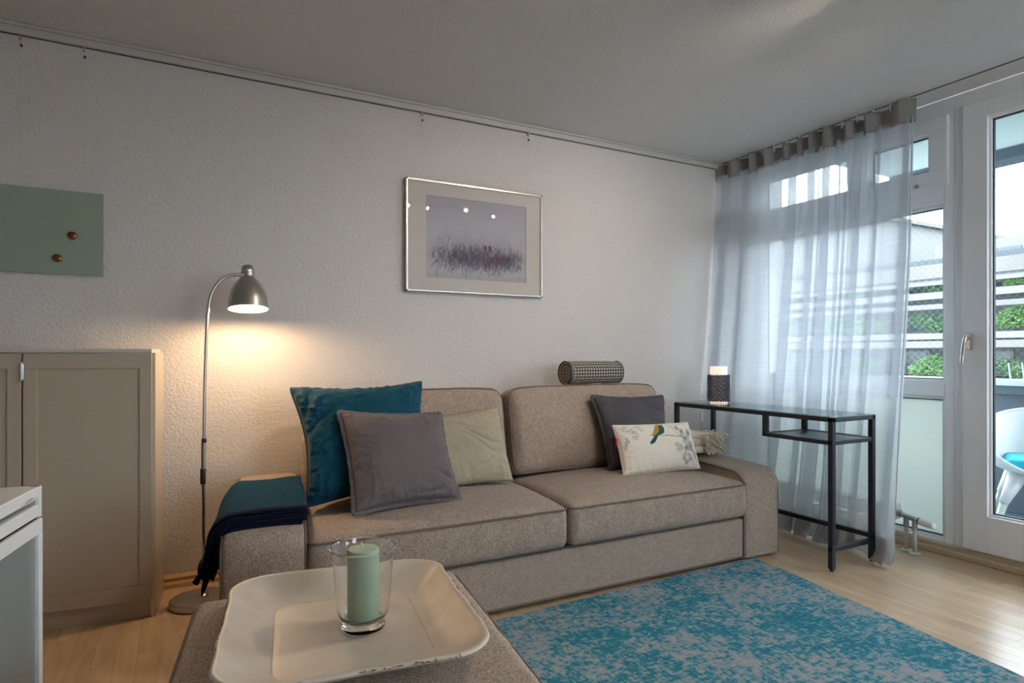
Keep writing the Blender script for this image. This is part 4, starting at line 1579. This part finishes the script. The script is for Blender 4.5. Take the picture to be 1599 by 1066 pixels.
def tray_build():
    HW, HD = .272, .305
    # profile inside: (inset from rim, z)
    prof = [(.120, .0075), (.110, .0078), (.105, .0062), (.100, .0085), (.088, .0115), (.070, .0185), (.050, .030), (.030, .043), (.016, .0535), (.010, .0575), (.004, .0590), (.0, .0575), (-.0015, .054), (.001, .051), (.008, .046), (.03, .034), (.06, .020), (.10, .008), (.14, .002), (.17, .0)]
    n = 160
    V = []; F = []
    for (ins, z) in prof:
        hw, hd = HW - ins, HD - ins * .98
        r = max(.022, .100 - ins * .45)
        for k in range(n):
            x_, y_ = rr_pt(hw, hd, r, k / n)
            wob = .0016 * math.sin(k * .23) + .0012 * math.sin(k * .61)
            V.append((x_ + wob * (1 if ins < .1 else .2), y_ + wob * (1 if ins < .1 else .2), z))
    m = len(prof)
    for i in range(m - 1):
        for k in range(n):
            l = (k + 1) % n
            F.append((i * n + k, i * n + l, (i + 1) * n + l, (i + 1) * n + k))
    F.append(tuple(range(n))[::-1])
    F.append(tuple((m - 1) * n + k for k in range(n)))
    o = link('tray_body', V, F, M['tray'], tray, local=True)
    autosmooth(o, 60)
    # chipped paint along the rim: short dark chips lying on it
    rs = random.Random(12)
    g = G()
    for k in range(230):
        t = rs.random()
        if rs.random() < .5: t = rs.choice([.52, .56, .60, .80, .85, .9, .03, .1]) + rs.uniform(-.03, .03)
        L = rs.uniform(.0015, .006) * (rs.random() + .3)
        a = rr_pt(HW + .0002, HD + .0002, .1002, t); b = rr_pt(HW + .0002, HD + .0002, .1002, t + L)
        dz = rs.uniform(.0535, .0580)
        g.tube([(a[0], a[1], dz), (b[0], b[1], dz)], rs.uniform(.0005, .0012), 4)
    g.make('worn_rim', M['rust'], tray, local=True)['kind'] = 'stuff'
    # fine dark groove line of the flat bottom
    pts = []
    for k in range(160):
        x_, y_ = rr_pt(HW - .105, HD - .103, .046, k / 160)
        pts.append((x_, y_, .0066))
    G().tube(pts, .0010, 4, closed=True).make('groove', mat('tray_groove', lin(158, 142, 120), 0.7), tray, local=True)
tray_build()

gc = Vector((.372, 1.452, TZ + .0080))
hv = G()
prof_o = [(.001, .0), (.047, .0), (.050, .003), (.051, .010), (.0465, .016), (.0480, .021), (.0540, .031), (.0595, .045), (.0640, .08), (.0665, .12), (.0695, .155), (.0730, .178), (.0765, .190)]
prof_i = [(.0745, .190), (.0710, .178), (.0675, .155), (.0645, .12), (.0620, .08), (.0575, .045), (.051, .032), (.042, .024), (.001, .022)]
po = [(p.x, p.y) for p in catmull([(a, b, 0) for a, b in prof_o[3:]], 4)]
pi_ = [(p.x, p.y) for p in catmull([(a, b, 0) for a, b in prof_i], 4)]
hv.lathe(prof_o[:3] + po + pi_, gc, 64, cap0=True, cap1=True)
hvo = autosmooth(hv.make('hurricane_glass', M['vase_glass']), 50)
tag(hvo, 'clear glass hurricane vase around the green candle on the tray', 'vase')
autosmooth(G().lathe([(.0745, .1885), (.0755, .1915), (.0770, .1905), (.0768, .1885)], gc, 64, cap0=False, cap1=False).make('rim', M['vase_glass'], hvo), 60)
cc_ = gc + Vector((.0, .0, .0235))
g = G().lathe([(.001, 0), (.035, 0), (.0365, .003), (.0365, .158), (.0350, .1625), (.031, .1635), (.012, .1600), (.001, .1590)], cc_, 56, cap0=False, cap1=False)
g.xf(lambda p: p + Vector((.0006 * fbm(p, 60), .0006 * fbm(p, 55), .0008 * fbm(p, 40))))
cdl = autosmooth(g.make('pillar_candle', M['candle']), 50)
tag(cdl, 'sage green pillar candle standing inside the glass hurricane vase', 'candle')
G().tube(catmull([cc_ + Vector((0, 0, .158)), cc_ + Vector((-.001, 0, .167)), cc_ + Vector((-.005, .001, .177))], 5), .0013, 8).make('wick', M['wick'], cdl, smooth=True)

# ------------------------------------------------------------------ glass desk by the window
DX0, DX1, DY0_, DY1_ = 2.838, 3.190, 1.962, 3.085
DT = .767
tb = .026
desk = root('glass_desk', ((DX0 + DX1) / 2, (DY0_ + DY1_) / 2, 0), 0, 'narrow black metal desk with glass top in front of the curtain', 'desk')
bv = .002
for (x_, y_) in ((DX0, DY0_), (DX1 - tb, DY0_), (DX0, DY1_ - tb), (DX1 - tb, DY1_ - tb)):
    lg = G().box(x_, x_ + tb, y_, y_ + tb, .012, DT - .001, bv).make('leg', M['desk_metal'], desk)
    G().lathe([(.009, .0005), (.011, .002), (.011, .013)], (x_ + tb / 2, y_ + tb / 2, 0), 14).make('foot', M['black'], lg)
tz0, tz1 = DT - .024, DT
g = G()
g.box(DX0, DX0 + tb, DY0_ + tb, DY1_ - tb, tz0, tz1, bv).box(DX1 - tb, DX1, DY0_ + tb, DY1_ - tb, tz0, tz1, bv)
g.box(DX0, DX1, DY0_, DY0_ + tb, tz0, tz1, bv).box(DX0, DX1, DY1_ - tb, DY1_, tz0, tz1, bv)
g.make('top_frame', M['desk_metal'], desk)
G().box(DX0 + .004, DX1 - .004, DY0_ + .004, DY1_ - .004, DT + .0005, DT + .0055, .001).make('glass_top', M['desk_glass'], desk)
SY1 = 2.385
sz = .640
g = G()
for x_ in (DX0, DX1 - tb):
    g.box(x_, x_ + tb, SY1 - tb, SY1, sz - .012, tz0 + .001, bv)
    g.box(x_, x_ + tb, DY0_ + tb, SY1, sz - .012, sz + .010, bv)
g.box(DX0, DX1, DY0_ + .003, DY0_ + .022, sz - .012, sz + .010, bv).box(DX0, DX1, SY1 - tb, SY1, sz - .012, sz + .010, bv)
g.make('shelf_frame', M['desk_metal'], desk)
G().box(DX0 + .02, DX1 - .02, DY0_ + .02, SY1 - .02, sz - .002, sz + .006).make('shelf', M['shelf'], desk)
g = G().box(DX0, DX1, DY0_ + .002, DY0_ + .024, .098, .122, bv)
g.make('side_rail', M['desk_metal'], desk)
G().box(DX0, DX1, DY1_ - .024, DY1_ - .002, .098, .122, bv).make('side_rail', M['desk_metal'], desk)
G().box(DX1 - .024, DX1 - .002, DY0_, DY1_, .122, .146, bv).make('back_rail', M['desk_metal'], desk)

# knitted table lamp
LC = Vector((3.02, 2.875, DT + .0062))
tl = root('knitted_lamp', tuple(LC), 0, 'lit white cylinder lamp in a grey knitted cosy on the glass desk', 'lamp')
g = G().lathe([(.001, .0), (.052, .0), (.053, .003), (.053, .228), (.052, .231), (.048, .231), (.046, .226)], LC, 48, cap0=True, cap1=False)
autosmooth(g.make('cylinder', M['lit'], tl), 50)
# crochet rows: each row a wavy ring of stitches
g = G()
rows = 12
for r_ in range(rows):
    z = LC.z + .018 + r_ * .0138
    n = 150
    pts = []
    for k in range(n):
        a = 2 * PI * k / n
        ph = (r_ % 2) * PI
        rad = .0605 + .0042 * math.sin(a * 22 + ph) + .001 * math.sin(a * 5 + r_)
        pts.append((LC.x + rad * math.cos(a), LC.y + rad * math.sin(a), z + .0052 * math.cos(a * 22 + ph)))
    g.tube(pts, .0062, 5, closed=True)
kn = g.make('knitted_cosy', M['knit'], tl, smooth=True)
# white flex on the glass
g = G().tube(catmull([LC + Vector((-.03, .05, .004)), LC + Vector((-.06, .10, .012)), LC + Vector((-.02, .16, .012)), LC + Vector((.06, .19, .003)), LC + Vector((.075, .225, -.02)), LC + Vector((.075, .225, -.12)), LC + Vector((.07, .225, -.35)), LC + Vector((.09, .23, -.70))], 8), .0022, 6)
fx = g.make('flex', M['white'], tl, smooth=True)
autosmooth(G().box(LC.x + .064, LC.x + .086, LC.y + .216, LC.y + .234, LC.z - .15, LC.z - .09, .006, 2).make('flex_switch', M['white'], fx))

# ------------------------------------------------------------------ curtain
def curtain():
    rt = root('sheer_curtain', (3.40, 2.58, 0), 0, 'long sheer pale grey curtain with gathered dark header in front of the window', 'curtain')
    def path(z, seed=0, top=False):
        h = (2.44 - z) / 2.44           # 0 top .. 1 floor
        folds = [(3.19, .050, .5), (3.03, .012, .2), (2.675, .080, 1.0), (2.530, .055, .9), (2.425, .088, 1.2), (2.332, .016, .5), (2.288, .024, .6), (2.222, .052, 1.0), (2.115, .040, .8), (1.968, .050, .8)]
        K = [(3.262, 0.0)]
        for i, (c, w, d) in enumerate(folds):
            c2 = c + .008 * math.sin(z * 1.7 + i * .9) + .003 * math.sin(z * 4.3 + i * .8)
            w2 = w * (.85 + .20 * math.sin(z * 1.3 + i * 1.7) ** 2 + .25 * h)
            a, b = c2 - w2 / 2, c2 + w2 / 2
            K += [(b + .008, -.002 * d), (a, -.010 * d), ((a + b) / 2, .002), (b, .012 * d), (a - .008, .016 * d)]
        K.append((1.925, 0.0))
        # keep order sane: clamp
        pts = catmull([(a, b, 0) for a, b in K], 9)
        out = []
        N = len(pts)
        for k, p in enumerate(pts):
            y, xo = p.x, p.y
            t = k / (N - 1)
            xo += .007 * math.sin(y * 38 + z * .7) * (1 - .3 * h) + .002 * math.sin(y * 81 + 1.3 * z)
            x = 3.470 + xo * (1 + 1.0 * h) - .235 * h ** 1.5 - .012
            # near end is pulled towards the room at the bottom
            e = max(0, (2.06 - y) / .14)
            x -= .075 * e * max(0, h - .35) / .65
            y -= .085 * e * (h ** 2.2) 
            # far end hugs the wall corner
            x -= .05 * max(0, (y - 3.0) / .26) * (1 if not top else .6)
            out.append((x, y))
        return out
    zs = list(np.linspace(2.365, .16, 60)) + [.12, .09, .06, .035, .018, .010]
    V = []; F = []
    rows = []
    for z in zs:
        P = path(max(z, .05))
        row = []
        for (x, y) in P:
            xx = x
            if z < .14:
                # pooled hem rolls on the floor
                q = (.14 - z) / .14
                xx -= .030 * q ** 2 * (1 + .8 * math.sin(y * 17)) - .012 * math.sin(q * PI)
            row.append((xx, y, z + (.004 * math.sin(y * 40) + .004 if z < .03 else 0)))
        rows.append(row)
    m = len(rows[0])
    for r in rows: V += r
    for i in range(len(rows) - 1):
        for k in range(m - 1):
            F.append((i * m + k, i * m + k + 1, (i + 1) * m + k + 1, (i + 1) * m + k))
    link('curtain_sheet', V, F, M['sheer'], rt, smooth=True)
    # hem: second layer along the bottom
    V = []; F = []
    hz = [z for z in zs if z < .20]
    hz = [.135] + [z for z in zs if z < .13]
    for z in hz:
        P = path(max(z, .05))
        for (x, y) in P:
            xx = x
            if z < .14:
                q = (.14 - z) / .14
                xx -= .030 * q ** 2 * (1 + .8 * math.sin(y * 17)) - .012 * math.sin(q * PI)
            V.append((xx - .0025, y, z + (.004 * math.sin(y * 40) + .004 if z < .03 else 0)))
    for i in range(len(hz) - 1):
        for k in range(m - 1):
            F.append((i * m + k, i * m + k + 1, (i + 1) * m + k + 1, (i + 1) * m + k))
    link('hem', V, F, M['hem'], rt, smooth=True)
    # side hem seam of the near edge
    pts = [r[-1] for r in rows]
    G().tube([Vector(p) for p in pts[:-2]], .0028, 5).make('side_seam', M['hem'], rt, smooth=True)
    # gathered opaque header
    def hpath(z):
        out = []
        n = 330
        for k in range(n + 1):
            y = 3.262 - (3.262 - 1.915) * k / n
            ph = y * 52 + 1.6 * math.sin(y * 7.3) + .8 * math.sin(y * 17)
            s = math.sin(ph)
            sq = math.copysign(abs(s) ** .55, s)
            amp = .030 + .009 * math.sin(y * 9)
            yy = y + .010 * math.sin(2 * ph)
            hh = (z - 2.365) / .085
            x = 3.456 + sq * amp * (1 + .25 * hh) - .05 * max(0, (y - 3.0) / .26) * .6
            out.append((x, yy, z + .008 * hh * math.sin(y * 13 + 1) ))
        return out
    V = []; F = []
    hz = [2.336, 2.355, 2.38, 2.40, 2.42, 2.438, 2.455]
    for z in hz: V += hpath(z)
    m = 331
    for i in range(len(hz) - 1):
        for k in range(m - 1):
            F.append((i * m + k, i * m + k + 1, (i + 1) * m + k + 1, (i + 1) * m + k))
    o = link('header_tape', V, F, M['header'], rt, smooth=True)
    md = o.modifiers.new('thick', 'SOLIDIFY'); md.thickness = .002
    g = G()
    for k in range(14):
        y = 3.20 - k * .096
        g = G().box(3.462, 3.474, y - .003, y + .003, 2.43, 2.474, .001)
        g.make('glider', M['white'], rt)
curtain()

# ------------------------------------------------------------------ radiator valve and pipes
rv = root('radiator_valve', (3.505, 1.95, 0), 0, 'thermostatic radiator valve on two white floor pipes by the window', 'valve')
for (x_, y_) in ((3.520, 1.995), (3.500, 1.938)):
    autosmooth(G().lathe([(.030, .001), (.030, .004), (.024, .008), (.012, .010)], (x_, y_, 0), 28).make('floor_collar', M['pipe'], rv))
    G().tube([(x_, y_, .008), (x_, y_, .135)], .0105, 16).make('pipe', M['pipe'], rv, smooth=True)
    autosmooth(G().lathe([(.012, .128), (.0155, .130), (.0155, .145), (.013, .147), (.013, .185)], (x_, y_, 0), 18).make('union_nut', M['brass'], rv))
autosmooth(G().tube([(3.535, 2.035, .192), (3.515, 1.985, .190), (3.498, 1.93, .186)], .0145, 14).make('valve_body', M['brass'], rv))
autosmooth(G().tube([(3.535, 2.06, .193), (3.532, 2.028, .192)], .019, 10).make('connector', M['brass'], rv))
autosmooth(G().tube([(3.498, 1.935, .186), (3.488, 1.905, .185)], .012, 14).make('valve_neck', M['pipe'], rv))
autosmooth(G().tube([(3.489, 1.908, .185), (3.486, 1.898, .185)], .0195, 20).make('collar_ring', M['black'], rv))
autosmooth(G().tube([(3.486, 1.899, .185), (3.470, 1.850, .183), (3.463, 1.822, .182), (3.462, 1.818, .182)], [.0205, .0185, .0165, .012], 20).make('thermostat_head', M['white'], rv))
cv = root('convector', (3.56, 2.55, 0), 0, 'low white convector radiator behind the sheer curtain', 'radiator')
g = G().box(3.52, 3.60, 2.065, 3.05, .15, .235, .004)
g.make('casing', M['white'], cv)
for k in range(2):
    G().box(3.55, 3.57, 2.3 + k * .5, 2.33 + k * .5, 0.001, .151).make('bracket', M['white'], cv)

# ------------------------------------------------------------------ ceiling spot bar (seen only mirrored in the picture glass)
sb = root('spot_bar', (2.2, 1.2, 2.40), 0, 'ceiling bar with four warm spotlights above the rug, mirrored in the picture glass', 'lamp')
g = G().tube([(1.70, 1.20, 2.445), (2.68, 1.14, 2.445)], .008, 10).box(2.13, 2.25, 1.14, 1.20, 2.452, 2.471, .004)
g.make('bar', M['nickel'], sb)
spots = [((1.76, 1.21, 2.41), (.3, 3.2, .9)), ((1.94, 1.215, 2.41), (.7, 1.3, 0.2)), ((2.29, 1.26, 2.415), (1.80, 3.27, 1.45)), ((2.62, 1.15, 2.41), (2.75, 3.27, 1.5))]
for i, (p, tgt) in enumerate(spots):
    p = Vector(p); d = (Vector(tgt) - p).normalized()
    q = d.to_track_quat('Z', 'Y').to_matrix().to_4x4()
    Mx = Matrix.Translation(p) @ q
    hd = autosmooth(G().lathe([(.010, -.045), (.018, -.040), (.026, -.012), (.029, .0), (.029, .006), (.025, .006), (.024, .001)], n=24, M4=Mx, cap0=True, cap1=False).make('spot_head', M['nickel'], sb))
    G().lathe([(.001, .001), (.0235, .001)], n=24, M4=Mx, cap0=False, cap1=False).make('lens', M['spot_on'] if i == 2 else M['spot_dim'], hd)
    G().tube([p + Vector((0, 0, .01)) - d * .02, (p.x, 1.17 + .03 * 0, 2.445)], .004, 8).make('spot_arm', M['nickel'], hd)
    L = bpy.data.lights.new('spot_light', 'SPOT')
    L.energy = (9, 30, 30, 20)[i]
    L.color = (1.0, .80, .62)
    L.spot_size = R((110, 140, 80, 70)[i]); L.spot_blend = 1.0
    L.shadow_soft_size = .012
    lo = bpy.data.objects.new('spot_light', L)
    col.objects.link(lo)
    lo.rotation_euler = (-d).to_track_quat('Z', 'Y').to_euler()
    lo.location = p + d * .012
    lo.parent = sb
    lo.matrix_parent_inverse = WM[sb.name].inverted()
